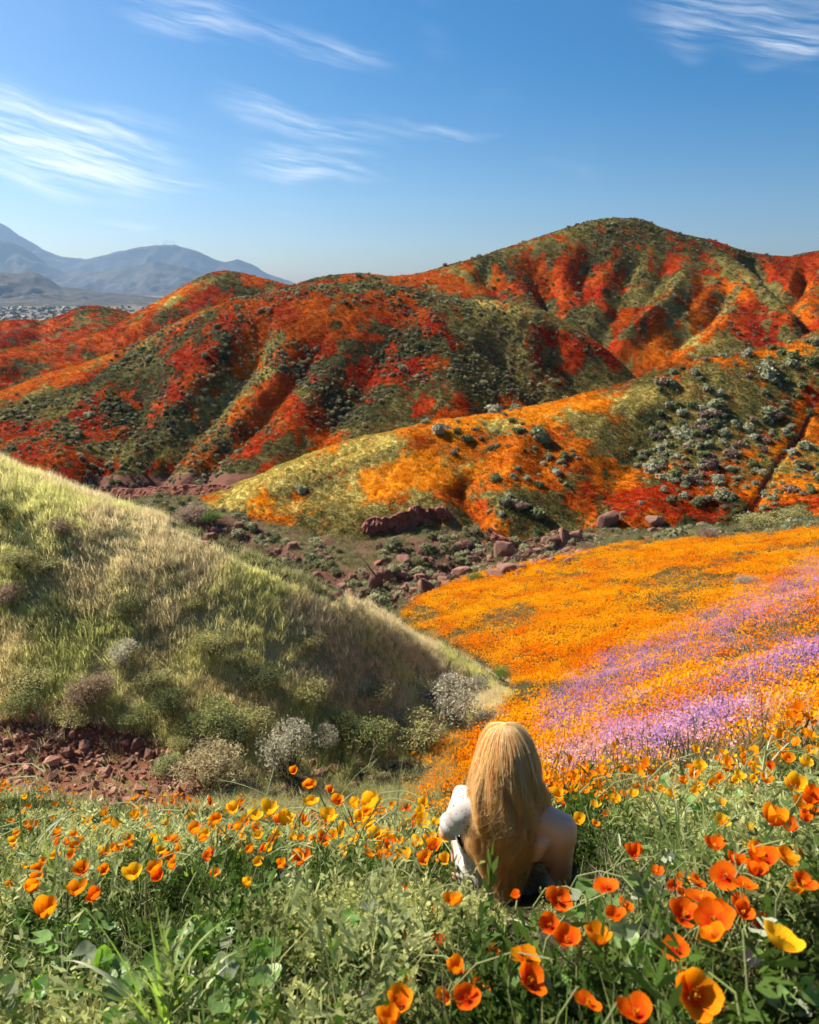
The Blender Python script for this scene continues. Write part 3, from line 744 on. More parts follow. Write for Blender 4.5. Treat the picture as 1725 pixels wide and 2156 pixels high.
def p_mound(seed, n=26, rad=.4, h=.22, q=.10):
    r = np.random.default_rng(seed); m = MB()
    for i in range(n):
        a = r.uniform(0, 6.283); e = r.random(); rr = rad * math.sqrt(r.random())
        c = np.array([math.cos(a) * rr, math.sin(a) * rr, h * (1 - (rr / rad) ** 2) * r.uniform(.5, 1.1)])
        m.quad(c, r.normal(size=3) * .7 + np.array([c[0], c[1], .35]), q * r.uniform(.6, 1.4), .55, T1, r)
    return m.mesh('mound', VEGF, smooth=False)
def p_shrub(seed, n=150, q=.13, col=T1, mat=None, R=.5, H=.62, lobes=6):
    r = np.random.default_rng(seed); m = MB()
    L = [(r.uniform(-.28, .28), r.uniform(-.28, .28), r.uniform(.22, .40), r.uniform(.24, .36)) for _ in range(lobes)]
    core = []
    for k in range(3):
        for j in range(8):
            a = j * math.pi / 4; q = (.36, .34, .16)[k] * r.uniform(.85, 1.15); core.append((math.cos(a) * q * 2 * R, math.sin(a) * q * 2 * R, (.0, .30, .50)[k] * H / .62))
    core.append((0, 0, .55 * H / .62)); cc = np.array(col, float); cc[:3] *= .85
    m.add(core, [(k * 8 + j, k * 8 + (j + 1) % 8, k * 8 + 8 + (j + 1) % 8, k * 8 + 8 + j) for k in range(2) for j in range(8)] + [(16 + j, 16 + (j + 1) % 8, 24) for j in range(8)], cc)
    for i in range(n):
        lx, ly, lz, lr = L[r.integers(lobes)]
        d = r.normal(size=3); d[2] = abs(d[2]) * .9 - .15; d /= np.linalg.norm(d)
        k = lr * r.uniform(.75, 1.08); c = np.array([lx, ly, lz]) + d * k
        c = c * np.array([2 * R, 2 * R, H / .62]); c[2] = max(c[2], .02)
        b = .75 + .5 * r.random(); cc = np.array(col, float); cc[:3] = cc[:3] * b
        m.quad(c, d + r.normal(size=3) * .55, q * r.uniform(.6, 1.35), .5, cc, r)
    return m.mesh('shrub', mat or VEG, smooth=False)
def p_bush(seed, n=2600, leaf=.020, col=(.2, .2, .13), mat=None, R=.5, H=.9, lobes=10, twig=(.16, .11, .08), asp=1.2, fuzz=.1):
    """near bush: woody stems, sprays of small leaves gathered in uneven lobes"""
    r = np.random.default_rng(seed); m = MB(); L = []
    for _ in range(lobes):
        a = r.uniform(0, 6.283); q = R * .68 * math.sqrt(r.random()); z = H * r.uniform(.42, .78) * (1 - .25 * (q / R) ** 2)
        L.append((np.array([math.cos(a) * q, math.sin(a) * q, z]), R * r.uniform(.30, .48)))
    for c, lr in L:
        b = np.array([c[0] * .15, c[1] * .15, -.05]); mid = (b + c) / 2 + r.normal(0, .05, 3)
        m.tube([b, mid, c], [.014 * H, .010 * H, .005 * H], (*twig, 0), 4)
        for _ in range(5):
            d = r.normal(size=3); d[2] = abs(d[2]); d /= np.linalg.norm(d); e = c + d * lr * .95
            m.tube([c - d * .02, (c + e) / 2 + r.normal(0, .02, 3), e], [.005 * H, .004 * H, .0015 * H], (*twig, 0), 3)
    for i in range(n):
        c, lr = L[r.integers(lobes)]
        d = r.normal(size=3); d[2] = d[2] * .9 + .15; d /= np.linalg.norm(d)
        p = c + d * lr * (1 - abs(r.normal(0, .22))) * (1 + fuzz * r.random())
        if p[2] < .02: p[2] = .02 + r.random() * .1
        b = .72 + .56 * r.random()
        m.quad(p, np.cross(d, r.normal(size=3)) + .4 * r.normal(size=3), leaf * r.uniform(.6, 1.4), asp, (col[0] * b, col[1] * b, col[2] * b, 0), r)
    return m.mesh('bush', mat or VEGO, smooth=False)

def rock_mesh(seed, mat, sub=0):
    r = np.random.default_rng(seed); bm = bmesh.new()
    ax = np.array([1, r.uniform(.65, .95), r.uniform(.5, .8)])
    for i in range(15 if not sub else 22):
        d = r.normal(size=3); d /= np.linalg.norm(d); bm.verts.new(d * ax * .5 * r.uniform(.86, 1.1))
    bmesh.ops.convex_hull(bm, input=bm.verts[:])
    for vv in [q for q in bm.verts if not q.link_faces]: bm.verts.remove(vv)
    if sub:
        bmesh.ops.bevel(bm, geom=bm.edges[:] , offset=.035, segments=1, affect='EDGES')
    me = bpy.data.meshes.new('rock'); bm.to_mesh(me); bm.free(); me.materials.append(mat); return me
ROCKM = simple_mat('scree_stone', (.29, .15, .105), .5, 9, .9, .2, bumps=.5, rnd=1.1)
BOULDM = simple_mat('wash_boulder', (.24, .125, .09), .5, 3, .9, .2, bumps=.6, rnd=.5)
ROCKS = [rock_mesh(900 + i, ROCKM) for i in range(8)]
BOULD = [rock_mesh(950 + i, BOULDM, 1) for i in range(8)]

def place(name, me, loc, rot=(0, 0, 0), scl=1.0, parent=None):
    o = bpy.data.objects.new(name, me); COL.objects.link(o)
    o.location = loc; o.rotation_euler = rot; o.scale = (scl,) * 3 if np.isscalar(scl) else scl
    if parent: o.parent = parent
    return o
def empty(name, loc, rz=0):
    o = bpy.data.objects.new(name, None); COL.objects.link(o); o.location = loc; o.rotation_euler = (0, 0, rz); o.empty_display_size = .05; return o

# ------------------------------------------------------------------ masses of ground cover
# flowering slopes: low mounds of poppies, grass tussocks, far sagebrush
MOUND = [p_mound(20 + i) for i in range(5)]; SHRUB = [p_shrub(40 + i) for i in range(6)]
def slope_cover(sh, n, y0, y1, size, name, label, shrub_n, shrub_size, shrub_keep, shrub_name, shrub_label, gold=(.58, .155, .004)):
    x, y, z, u, v, d = spread(sh, n, y0, y1, lambda u, v, x, y, z: np.full(len(u), 1.0))
    k = visible(x, y, z, .5); x, y, z, u, v = x[k], y[k], z[k], u[k], v[k]
    p = sh.samp(sh.poppy, x, y)[0]; h = sh.samp(sh.hue, x, y)[0]; s = sh.samp(sh.straw, x, y)[0]; so = sh.samp(sh.soil, x, y)[0]
    r = RNG.random(len(x)); fl = (r < .03 + .85 * sstep(p, .18, .82))
    hh = np.clip(h + RNG.normal(0, .25, len(x)), 0, 1)
    tint = np.where(fl[:, None], lerp((.37, .019, .002), gold, hh), lerp((.05, .058, .02), (.58, .47, .12), np.clip(s + RNG.normal(0, .14, len(x)), 0, 1)))
    keep = so < .4
    P = np.c_[x, y, z][keep]; n_ = len(P)
    scatter(name, MOUND, P, RNG.uniform(0, 6.28, n_), size * RNG.uniform(.6, 1.5, n_), tint[keep], label, 'ground cover')
    if shrub_n:
        x, y, z, u, v, d = spread(sh, shrub_n, y0, y1, lambda u, v, x, y, z: shrub_keep(u, v, sh.samp(sh.poppy, x, y)[0], fbm(x * .09, y * .09, 777, 4)))
        k = visible(x, y, z, .6); x, y, z, d, u, v = x[k], y[k], z[k], d[k], u[k], v[k]
        sz = shrub_size * RNG.lognormal(0, .42, len(x))
        return x, y, z, d, u, v, sz
def shrub_tint(n):
    t = RNG.random(n); c = lerp((.17, .18, .085), (.42, .41, .25), RNG.random(n) ** 1.3)
    c[t < .12] = (.20, .125, .10); c[(t > .12) & (t < .22)] = (.09, .12, .045); return c

sm = slope_cover(M, 90000, 56, 97, .62, 'ridge_flowers', 'low poppies and grass covering the middle ridge', 9000, .74,
    lambda u, v, p, n: np.clip(.02 + .9 * blob(u, v, 1490, 900, 260, 120, -32) + .35 * blob(u, v, 1200, 950, 260, 110, 10) + .3 * blob(u, v, 1450, 1040, 250, 60, 0) + .45 * blob(u, v, 1690, 1000, 100, 90, -40) + .25 * blob(u, v, 1080, 1060, 70, 50) + .9 * blob(u, v, 1060, 1080, 60, 28), 0, 1) * sstep(n, .38, .56), None, None, gold=(.80, .33, .008))
sr = slope_cover(R, 130000, 88, 166, .8, 'ridge_flowers', 'low poppies and grass covering the broad far ridge', 42000, .43,
    lambda u, v, p, n: np.clip(.42 + .5 * blob(u, v, 560, 830, 170, 200, 40) + .5 * blob(u, v, 780, 850, 170, 130) + .4 * blob(u, v, 230, 830, 130, 60, -30) + .3 * (1 - p), 0, 1) * sstep(n, .36, .6), None, None)
sh_ = slope_cover(H, 90000, 145, 262, 1.15, 'hill_flowers', 'low poppies and grass covering the highest hill', 22000, .5,
    lambda u, v, p, n: np.clip(.3 + .5 * (1 - p) + .5 * blob(u, v, 1300, 480, 220, 40, 5), 0, 1) * sstep(n, .36, .6), None, None)
slope_cover(Fh, 30000, 160, 240, 1.5, 'hill_flowers', 'low poppies and grass covering the pointed far hill', 0, 1, None, None, None)
slope_cover(Qh, 12000, 215, 275, 1.7, 'hill_flowers', 'low poppies and grass covering the lowest hillock', 0, 1, None, None, None)

# sagebrush that can be told apart on the middle ridge: 300 of it as things, the rest as one mass
GREYM = veg_mat('sagebrush_leaf', inst=False, transl=.25)
SH_O = [p_shrub(60 + i, 190, .115, c, GREYM) for i, c in enumerate([(.32, .33, .20, 0), (.23, .25, .13, 0), (.38, .38, .26, 0), (.27, .29, .16, 0), (.15, .18, .07, 0), (.26, .18, .13, 0)])]
x, y, z, d, u, v, sz = sm
order = np.argsort(-(sz / d)); inF = order[(u[order] > 10) & (u[order] < 1715)]
pick = []; occ = set()
for i in inF:
    if len(pick) >= 290: break
    key = (int(x[i] / (sz[i] * 1.1)), int(y[i] / (sz[i] * 1.1)))
    if key in occ: continue
    occ.add(key); pick.append(i)
pick = np.array(pick); rest = np.setdiff1d(np.arange(len(x)), pick)
for i in pick:
    kc = RNG.integers(6)
    o = place('sagebrush', SH_O[kc], (x[i], y[i], z[i] - .08 * sz[i]), (0, 0, RNG.uniform(0, 6.28)), (sz[i] * RNG.uniform(.95, 1.25), sz[i] * RNG.uniform(.95, 1.25), sz[i] * RNG.uniform(.8, 1.1)))
    px = sz[i] * FPX / d[i]; zn = ('beside the dark trail' if seg_dist(u[i], v[i], [(1712, 850), (1640, 965), (1565, 1092)])[0] < 45 else 'right of the dark trail' if u[i] > 1700 - (v[i] - 850) * .55 else 'near the crest' if v[i] < 905 - (u[i] - 1100) * .18 else 'at the left orange end' if u[i] < 1000 else 'low above the boulders' if v[i] > 1040 else 'on the red face' if u[i] < 1300 else 'in the dense sage patch')
    lb = f"{'big' if px > 17 else 'small'} {('pale grey', 'grey-green', 'silvery', 'dull green', 'dark green', 'brownish')[kc]} sagebrush {zn} of the middle ridge" if 'trail' not in zn else f"{'big' if px > 17 else 'small'} {('pale grey', 'grey-green', 'silvery', 'dull green', 'dark green', 'brownish')[kc]} sagebrush {zn} on the middle ridge"
    tag(o, lb, 'shrub', 'middle ridge sagebrush: ' + lb)
def shrub_mass(q, idx, name, label):
    x, y, z, d, u, v, sz = q; x, y, z, sz = x[idx], y[idx], z[idx], sz[idx]
    scatter(name, SHRUB, np.c_[x, y, z - .08 * sz], RNG.uniform(0, 6.28, len(x)), sz, shrub_tint(len(x)), label, 'shrubs')
shrub_mass(sm, rest, 'sagebrush_mass', 'smaller sagebrush filling the middle ridge')
shrub_mass(sr, np.arange(len(sr[0])), 'sagebrush_mass', 'tiny distant sagebrush speckling the broad ridge')
shrub_mass(sh_, np.arange(len(sh_[0])), 'sagebrush_mass', 'tiny distant sagebrush speckling the highest hill')

# grassy hillside on the left
TUFT = [p_tuft(100 + i, 20, (.10, .32), .009, .12, .55, 1.1, mat=VEGG) for i in range(6)]; TUFTS = [p_tuft(110 + i, 20, (.10, .26), .009, .12, .6, 1.2) for i in range(5)]
x, y, z, u, v, d = spread(G, 160000, 8, 23.5, lambda u, v, x, y, z: on_left(u + (fbm(x, y, 811, 3) - .5) * 50, v + (fbm(x, y, 812, 3) - .5) * 40, y) * np.clip(.25 + 1.2 * sstep(fbm(x * .7, y * .7, 813, 4), .32, .55), 0, 1))
cd = np.interp(u, [-400, 0, 240, 480, 640, 830, 970, 1070], [760, 965, 1050, 1165, 1235, 1310, 1390, 1450]); dep = np.clip((v - cd) / 330, 0, 1)
nn = fbm(x * .55, y * .55, 815, 4)
t1 = lerp((.78, .76, .32), (.80, .69, .42), np.clip(sstep(nn, .35, .6) + dep * .3, 0, 1)); t2 = lerp((.60, .62, .24), (.74, .64, .34), sstep(nn, .4, .62))  # backlit crest glow put into the tint: brighter at the crest, darker downslope
tint = t1 * (1 - sstep(dep, .45, .95))[:, None] + t2 * sstep(dep, .45, .95)[:, None]
tint *= RNG.uniform(.75, 1.25, len(x))[:, None]
scatter('hillside_grass', TUFT, np.c_[x, y, z], RNG.uniform(0, 6.28, len(x)), RNG.uniform(.55, 1.2, len(x)), tint, 'yellow-green wild grass over the left hillside', 'grass', .2)

# flower field on the right
FLW = [p_flowers(130 + i) for i in range(6)]; SPK = [p_speck(150 + i) for i in range(5)]
x, y, z, u, v, d = spread(G, 150000, 3.0, 56, lambda u, v, x, y, z: on_field(u + (fbm(x * .5, y * .5, 821, 3) - .5) * 60, v + (fbm(x * .5, y * .5, 822, 3) - .5) * 30, y) * 1.0, near=.75)
pur = np.zeros(len(x))
for poly, w in [([(1780, 1190), (1680, 1250), (1600, 1290), (1500, 1340), (1420, 1385), (1340, 1420), (1230, 1470), (1180, 1530)], 30), ([(1760, 1370), (1640, 1420), (1560, 1460), (1470, 1490), (1400, 1520), (1310, 1560)], 27), ([(1360, 1440), (1280, 1490), (1220, 1540)], 30), ([(1400, 1390), (1320, 1400), (1250, 1450)], 26), ([(1400, 1600), (1560, 1530)], 22)]:
    pur = np.maximum(pur, np.clip(1.25 - seg_dist(u, v, poly)[0] / (w * 1.5), 0, 1))
pink = np.maximum(np.maximum(blob(u, v, 1300, 1470, 170, 70, -25), blob(u, v, 1350, 1590, 260, 70, -10)), np.clip(1.2 - seg_dist(u, v, [(1780, 1210), (1600, 1310), (1400, 1410), (1200, 1500)])[0] / 70, 0, 1))
fn = fbm(x * .45, y * .45, 823, 4)
ispur = RNG.random(len(x)) < np.clip(pur * (.45 + .5 * sstep(fn, .36, .62)), 0, .62)
ispk = (~ispur) & (RNG.random(len(x)) < pink * .42)
gr = (~ispur) & (~ispk) & (RNG.random(len(x)) < .05 + .75 * sstep(fbm(x * .35, y * .35, 825, 4), .56, .68) + .45 * (y < 14) * sstep(fn, .5, .65))
orr = ~(ispur | ispk | gr)
P = np.c_[x, y, z]
n = orr.sum(); hu = np.clip(fbm(x * .6, y * .6, 826, 4)[orr] * 1.9 - .35 + RNG.normal(0, .2, n), 0, 1)
scatter('poppy_carpet', FLW, P[orr], RNG.uniform(0, 6.28, n), RNG.uniform(.7, 1.25, n) * np.clip(.30 + P[orr][:, 1] / 18, .42, 1), lerp((.90, .25, .003), (1.0, .54, .010), hu), 'dense orange poppies carpeting the right hand field', 'flowers', .25)
n = ispur.sum(); scatter('purple_flowers', SPK, P[ispur], RNG.uniform(0, 6.28, n), RNG.uniform(.7, 1.2, n), lerp((.60, .34, .84), (.92, .50, .76), RNG.random(n)), 'violet wildflowers in slanting bands across the poppy field', 'flowers')
n = ispk.sum(); scatter('pink_flowers', SPK, P[ispk], RNG.uniform(0, 6.28, n), RNG.uniform(.7, 1.2, n), lerp((.84, .42, .52), (.86, .60, .66), RNG.random(n)), 'pale pink wildflowers mixed between the violet bands', 'flowers')
n = gr.sum(); scatter('field_grass', TUFTS, P[gr], RNG.uniform(0, 6.28, n), RNG.uniform(.8, 1.4, n), lerp((.13, .14, .05), (.34, .29, .14), RNG.random(n)), 'dull grass showing through the poppy field', 'grass')

# valley floor, wash and banks: grey-green scrub, grass, stones
def rest_keep(u, v, x, y, z):
    ok = (y > 5.0) & ~on_left(u, v, y) & ~on_field(u, v, y) & ~(inpoly(u, v, SCREE) & (y < 13))
    return ok * np.clip(.35 + 1.1 * sstep(fbm(x * .35, y * .35, 831, 4), .38, .55), 0, 1)
x, y, z, u, v, d = spread(G, 95000, 5.0, 80, rest_keep, near=.95)
k = visible(x, y, z, .4); x, y, z, u, v = x[k], y[k], z[k], u[k], v[k]
sc = np.clip(y / 26, .42, 1.9) * RNG.uniform(.6, 1.2, len(x))
scatter('valley_grass', TUFTS, np.c_[x, y, z], RNG.uniform(0, 6.28, len(x)), sc * 1.2, lerp((.13, .15, .055), (.36, .33, .16), RNG.random(len(x))), 'grey-green grass and herbs along the valley floor', 'grass', .3)
x, y, z, u, v, d = spread(G, 12000, 38, 78, lambda u, v, x, y, z: ~on_field(u, v, y) * sstep(fbm(x * .25, y * .25, 841, 4), .4, .58) * .8)
k = visible(x, y, z, .4); x, y, z = x[k], y[k], z[k]
sz = .6 * RNG.lognormal(0, .4, len(x))
scatter('wash_scrub', SHRUB, np.c_[x, y, z - .08], RNG.uniform(0, 6.28, len(x)), sz, shrub_tint(len(x)) * 1.15, 'low grey scrub on the banks of the rocky wash', 'shrubs')
x, y, z, u, v, d = spread(G, 30000, 30, 70, lambda u, v, x, y, z: sstep(G.samp(wash * 1.0, x, y)[0], .10, .55) * .8, near=.3)
scatter('wash_rubble', BOULD, np.c_[x, y, z], RNG.uniform(0, 6.28, len(x)), RNG.lognormal(-1.0, .6, len(x)), lerp((.3, .15, .1), (.3, .2, .15), RNG.random(len(x))), 'small reddish rubble strewn along the wash', 'rubble', 1.0)

x, y, z, u, v, d = spread(G, 90000, 6.0, 17, lambda u, v, x, y, z: (~on_left(u, v, y) & ~on_field(u, v, y) & (~inpoly(u, v, SCREE) | (RNG.random(len(u)) < .07)) & (v < 1720)) * np.clip(.2 + 1.2 * sstep(fbm(x * .8, y * .8, 861, 4), .36, .56), 0, 1), near=.6)
scatter('valley_grass', TUFT, np.c_[x, y, z], RNG.uniform(0, 6.28, len(x)), RNG.uniform(.4, .9, len(x)), lerp((.30, .34, .10), (.66, .60, .34), RNG.random(len(x))), 'pale grass in the valley bottom behind the front poppies', 'grass', .3)
fl = (u > 840) & (RNG.random(len(x)) < .35 * sstep(u, 830, 960))
n = fl.sum(); scatter('poppy_carpet', FLW, np.c_[x, y, z][fl], RNG.uniform(0, 6.28, n), RNG.uniform(.4, .7, n), lerp((.90, .28, .003), (1.0, .54, .010), RNG.random(n)), 'thin orange flowers in the valley left of the woman', 'flowers', .25)
# foreground: ferny poppy leaves, fine grass, dry straw
FERN = [p_fern(170 + i) for i in range(6)]
def near_keep(u, v, x, y, z):
    ok = (y < 9.5) & ~inpoly(u, v + 10, SCREE) & ~on_field(u, v - 25, y)
    ok &= ~((np.hypot((x - .36) / .34, (y - 2.06) / .36) < 1))
    return ok * 1.0
x, y, z, u, v, d = spread(G, 36000, .25, 9.5, near_keep, near=1.0)
lush = np.clip(1.25 - y / 5.5, .25, 1) * np.clip(.35 + 1.1 * sstep(fbm(x * 2.6, y * 2.6, 853, 3), .34, .52), 0, 1); k = RNG.random(len(x)) < lush; x, y, z, u, v, d = x[k], y[k], z[k], u[k], v[k], d[k]
kind = RNG.random(len(x)); nz_ = fbm(x * 1.3, y * 1.3, 851, 4)
fe = kind < .70
P = np.c_[x, y, z]
def fgscale(n): return RNG.uniform(.65, 1.25, n)
short = np.where((np.hypot((x - .52) / .30, (y - 1.5) / .42) < 1), .42, 1.0)
n = fe.sum(); scatter('poppy_foliage', FERN, P[fe], RNG.uniform(0, 6.28, n), fgscale(n) * short[fe], lerp((.055, .095, .016), (.66, .68, .27), np.clip(nz_[fe] * 3.0 - 1.05 + RNG.normal(0, .25, n), 0, 1)), 'feathery grey-green poppy foliage filling the foreground', 'foliage', .25)
SPRIG = [p_fern(230 + i, 9, (.14, .30), lf=.034, leaflets=8) for i in range(4)]
sp_ = (RNG.random(len(x)) < .07) & (y < 4.5) & (np.hypot((x - .36) / .42, (y - 1.42) / .42) > 1); n = sp_.sum()
scatter('leafy_sprigs', SPRIG, P[sp_], RNG.uniform(0, 6.28, n), fgscale(n) * short[sp_], lerp((.08, .15, .02), (.66, .70, .34), np.clip(nz_[sp_] * 2.6 - .85 + RNG.normal(0, .25, n), 0, 1)), 'taller leafy sprigs rising from the foreground foliage', 'foliage', .3)
FG = [p_tuft(190 + i, 10, (.08, .24), .0045, .05, .6, 1.4) for i in range(5)]
ge = (kind >= .70) & (kind < .88); n = ge.sum()
scatter('fine_grass', FG, P[ge], RNG.uniform(0, 6.28, n), fgscale(n) * short[ge], lerp((.26, .42, .07), (.62, .62, .28), RNG.random(n)), 'fine green grass between the foreground poppies', 'grass', .3)
de = kind >= .88; n = de.sum()
scatter('dry_straw', FG, P[de], RNG.uniform(0, 6.28, n), fgscale(n) * .8, lerp((.42, .36, .24), (.52, .48, .36), RNG.random(n)), 'bleached dry stalks tangled in the foreground', 'straw', .7)
# small poppies too far off to pick apart on the near slope
x, y, z, u, v, d = spread(G, 9000, 2.6, 9.5, lambda u, v, x, y, z: near_keep(u, v, x, y, z) * np.clip(.02 + blob(u, v, 1450, 1640, 400, 60, -8) + .8 * blob(u, v, 930, 1640, 90, 60) + .03 * blob(u, v, 150, 1720, 260, 40), 0, 1), near=.8)
FLS = [p_flowers(210 + i, 6, .16, .026, (.14, .26)) for i in range(4)]
scatter('poppy_carpet', FLS, np.c_[x, y, z], RNG.uniform(0, 6.28, len(x)), RNG.uniform(.8, 1.2, len(x)), lerp((.85, .2, .003), (.95, .42, .006), RNG.random(len(x))), 'small orange poppies beyond the foreground rise', 'flowers', .2)

# ------------------------------------------------------------------ stones as things
x, y, z, u, v, d = spread(G, 26000, 6, 13, lambda u, v, x, y, z: (inpoly(u, v, SCREE) & (v > 1505)) * (.25 + .75 * sstep(v, 1700, 1560)))
szr = np.clip(RNG.lognormal(-2.35, .5, len(x)), .035, .34)
order = np.argsort(-szr / d); inF = order[(u[order] > 5) & (u[order] < 440)]; top = inF[:280]
for i in top:
    o = place('rock', ROCKS[RNG.integers(8)], (x[i], y[i], z[i] + szr[i] * .03), tuple(RNG.uniform(0, 6.28, 3)), szr[i] * 1.15)
    lb = f"{'large' if szr[i] > .2 else 'medium' if szr[i] > .15 else 'small'} red-brown rock {'high' if v[i] < 1560 else 'midway' if v[i] < 1620 else 'low'} on the {'left' if u[i] < 150 else 'right' if u[i] > 290 else 'middle'} part of the scree"
    tag(o, lb, 'rock', 'loose scree rocks: ' + lb)
rest = np.setdiff1d(np.arange(len(x)), top); rest = rest[:5200]
scatter('scree_rubble', ROCKS, np.c_[x, y, z + .02][rest], RNG.uniform(0, 6.28, len(rest)), szr[rest] * .75, np.ones((len(rest), 3)) * .2, 'smaller red-brown rubble of the left scree', 'rubble', 1.2)
# rocks where the gully meets the foreground
for (cu, cv, w) in [(700, 1622, 34), (735, 1635, 26), (760, 1612, 26), (790, 1600, 30), (815, 1588, 44), (860, 1582, 46), (640, 1648, 28), (672, 1640, 40), (720, 1660, 24), (690, 1662, 22), (745, 1655, 20), (780, 1640, 22), (655, 1612, 30), (830, 1610, 18), (600, 1660, 22), (930, 1565, 26), (905, 1572, 20), (770, 1668, 18), (810, 1632, 16), (735, 1680, 18)]:
    X, Y, Z, k = hit(cu, cv); s = w * k / FPX
    o = place('rock', BOULD[RNG.integers(8)], (X, Y, Z + s * .12), (RNG.uniform(-.4, .4), RNG.uniform(-.4, .4), RNG.uniform(0, 6.28)), s * 1.15)
    lb = f"{'large' if w > 32 else 'medium' if w > 21 else 'small'} brown rock at the {'left' if cu < 690 else 'right' if cu > 790 else 'middle'} of the gully bed behind the poppies"
    tag(o, lb, 'rock', 'gully bed rocks: ' + lb)
# boulders of the far wash
def zz(px, py, w, h, x0, y0, s): return (x0 + px / s) / 1.113, (y0 + py / s) / 1.113, w / s / 1.113, h / s / 1.113
B1 = [(1500, 320, 110, 150), (1440, 340, 120, 100), (1390, 330, 80, 60), (1575, 300, 90, 90), (1490, 275, 60, 50), (1550, 365, 50, 60), (1270, 430, 80, 80), (1320, 410, 70, 60), (1360, 455, 80, 70), (1415, 465, 70, 50), (1410, 390, 80, 80), (1530, 480, 70, 60), (1120, 520, 130, 90), (1210, 520, 70, 60), (810, 550, 130, 80), (770, 540, 60, 40), (690, 600, 90, 70), (645, 580, 70, 50), (610, 625, 70, 50), (545, 650, 90, 70), (490, 670, 80, 60), (945, 545, 50, 40), (890, 550, 60, 40), (1040, 560, 110, 60), (1190, 555, 50, 40), (1335, 545, 50, 35), (1090, 390, 130, 160), (820, 480, 80, 50), (790, 390, 60, 110), (840, 360, 80, 60), (420, 460, 90, 90), (560, 470, 50, 60), (290, 560, 90, 130), (400, 560, 80, 80), (75, 590, 50, 70), (305, 770, 60, 50), (355, 790, 60, 50), (410, 785, 50, 40)]
B2 = [(460, 225, 70, 40), (300, 265, 60, 60), (270, 310, 90, 60), (235, 355, 80, 50), (370, 270, 60, 50), (830, 365, 80, 60), (720, 410, 60, 60), (680, 430, 60, 50), (1070, 460, 50, 50), (990, 410, 80, 60), (1030, 430, 70, 50), (1235, 590, 50, 70), (155, 290, 40, 30), (560, 450, 50, 40), (1200, 700, 90, 60), (1100, 700, 80, 60), (1290, 690, 60, 50), (760, 590, 40, 30), (820, 610, 40, 30)]
B3 = [(330, 165, 50, 50), (540, 280, 60, 60), (600, 270, 60, 50), (20, 300, 60, 60), (500, 335, 80, 40), (285, 325, 50, 30)]
def boulder(cu, cv, w, h, label, group=None):
    X, Y, Z, k = hit(cu, cv + h * .4); s = k / FPX
    o = place('boulder', BOULD[RNG.integers(8)], (X, Y, Z + h * s * .33), (RNG.uniform(-.2, .2), RNG.uniform(-.2, .2), RNG.uniform(-.5, .5)), (w * s * 1.35, w * s * 1.15, h * s * 1.8))
    tag(o, label, 'boulder', group)
for b_ in B1:
    lb = f"{'large' if b_[2] * b_[3] > 8500 else 'medium' if b_[2] * b_[3] > 4500 else 'small'} reddish boulder at the {'left end' if b_[0] < 650 else 'middle' if b_[0] < 1230 else 'right end'} of the rocky wash, {'bordering the field' if b_[1] > 415 + (1500 - b_[0]) * .12 else 'set back from the field'}"
    boulder(*zz(*b_, 800, 1150, 2.875), lb, 'boulders of the wash: ' + lb)
for b_ in B2:
    lb = f"{'larger' if b_[2] * b_[3] > 3200 else 'smaller'} reddish boulder {'high' if b_[1] < 380 else 'low'} on the {'left' if b_[0] < 500 else 'right' if b_[0] > 1050 else 'middle'} of the scrubby bank behind the hillside"
    boulder(*zz(*b_, 400, 1150, 2.875), lb, 'boulders on the scrubby bank: ' + lb)
for b_ in B3: boulder(*zz(*b_, 1350, 1150, 3.026), 'grey boulder beside the two pointed rocks above the field', 'grey boulders beside the pointed rocks')
boulder(*zz(230, 600, 100, 170, 800, 1150, 2.875), 'tall upright red boulder standing in the rocky wash')
boulder(*zz(230, 205, 150, 140, 1350, 1150, 3.026), 'larger pointed grey rock above the far edge of the field')
boulder(*zz(550, 215, 120, 120, 1350, 1150, 3.026), 'smaller pointed grey rock right of the larger one above the field')
# red cliff of the terrace
CLIFFM = simple_mat('red_bank_rock', (.24, .10, .068), .8, 1.6, .95, .1, bumps=1.0, rnd=0)
def cliff(name, p0, p1, hpx, label, seed):
    """an eroded bank: one broken face with ledges, cracks and a crumbling lip"""
    X0, Y0, Z0, k0 = hit(p0[0], p0[1]); X1, Y1, Z1, k1 = hit(p1[0], p1[1])
    hh = hpx * k0 / FPX * 1.15; nx, nz_c = 110, 22
    t = np.linspace(0, 1, nx)[None]; q = np.linspace(0, 1, nz_c)[:, None]
    L = math.hypot(X1 - X0, Y1 - Y0); dx, dy = (X1 - X0) / L, (Y1 - Y0) / L
    S = t * L + 0 * q; e = np.clip(np.sin(np.pi * np.clip(t, .02, .98)) * 2.2, 0, 1) ** .6 * (.75 + .5 * fbm(S * .6, S * 0 + 3, seed, 3))
    Hh = hh * e * q
    blk = np.floor(fbm(S * .9 + .4 * Hh, Hh * .8, seed + 1, 3) * 7) / 7
    out_ = .55 * hh * (blk - .5) + .22 * (fbm(S * 3.1, Hh * 3.1, seed + 2, 4) - .5) - .10 * hh * ridged(S * 1.3, Hh * .5, seed + 4, 3) + .35 * hh * (1 - q)
    bk = np.clip((q - .80) / .20, 0, 1) * hh * .9
    X = X0 + dx * S + dy * (out_ - bk); Y = Y0 + dy * S - dx * (out_ - bk); Z = Z0 + (Z1 - Z0) * t - .30 * hh + Hh * 1.15 - .75 * bk + .10 * (fbm(S * 2, Hh * 2, seed + 7, 3) - .5)
    me = grid_mesh(name, np.stack([X, Y, Z], -1).reshape(-1, 3), nz_c, nx); me.polygons.foreach_set('use_smooth', np.zeros(len(me.polygons), bool)); me.materials.append(CLIFFM)
    o = bpy.data.objects.new(name, me); COL.objects.link(o)
    return tag(o, label, 'cliff')
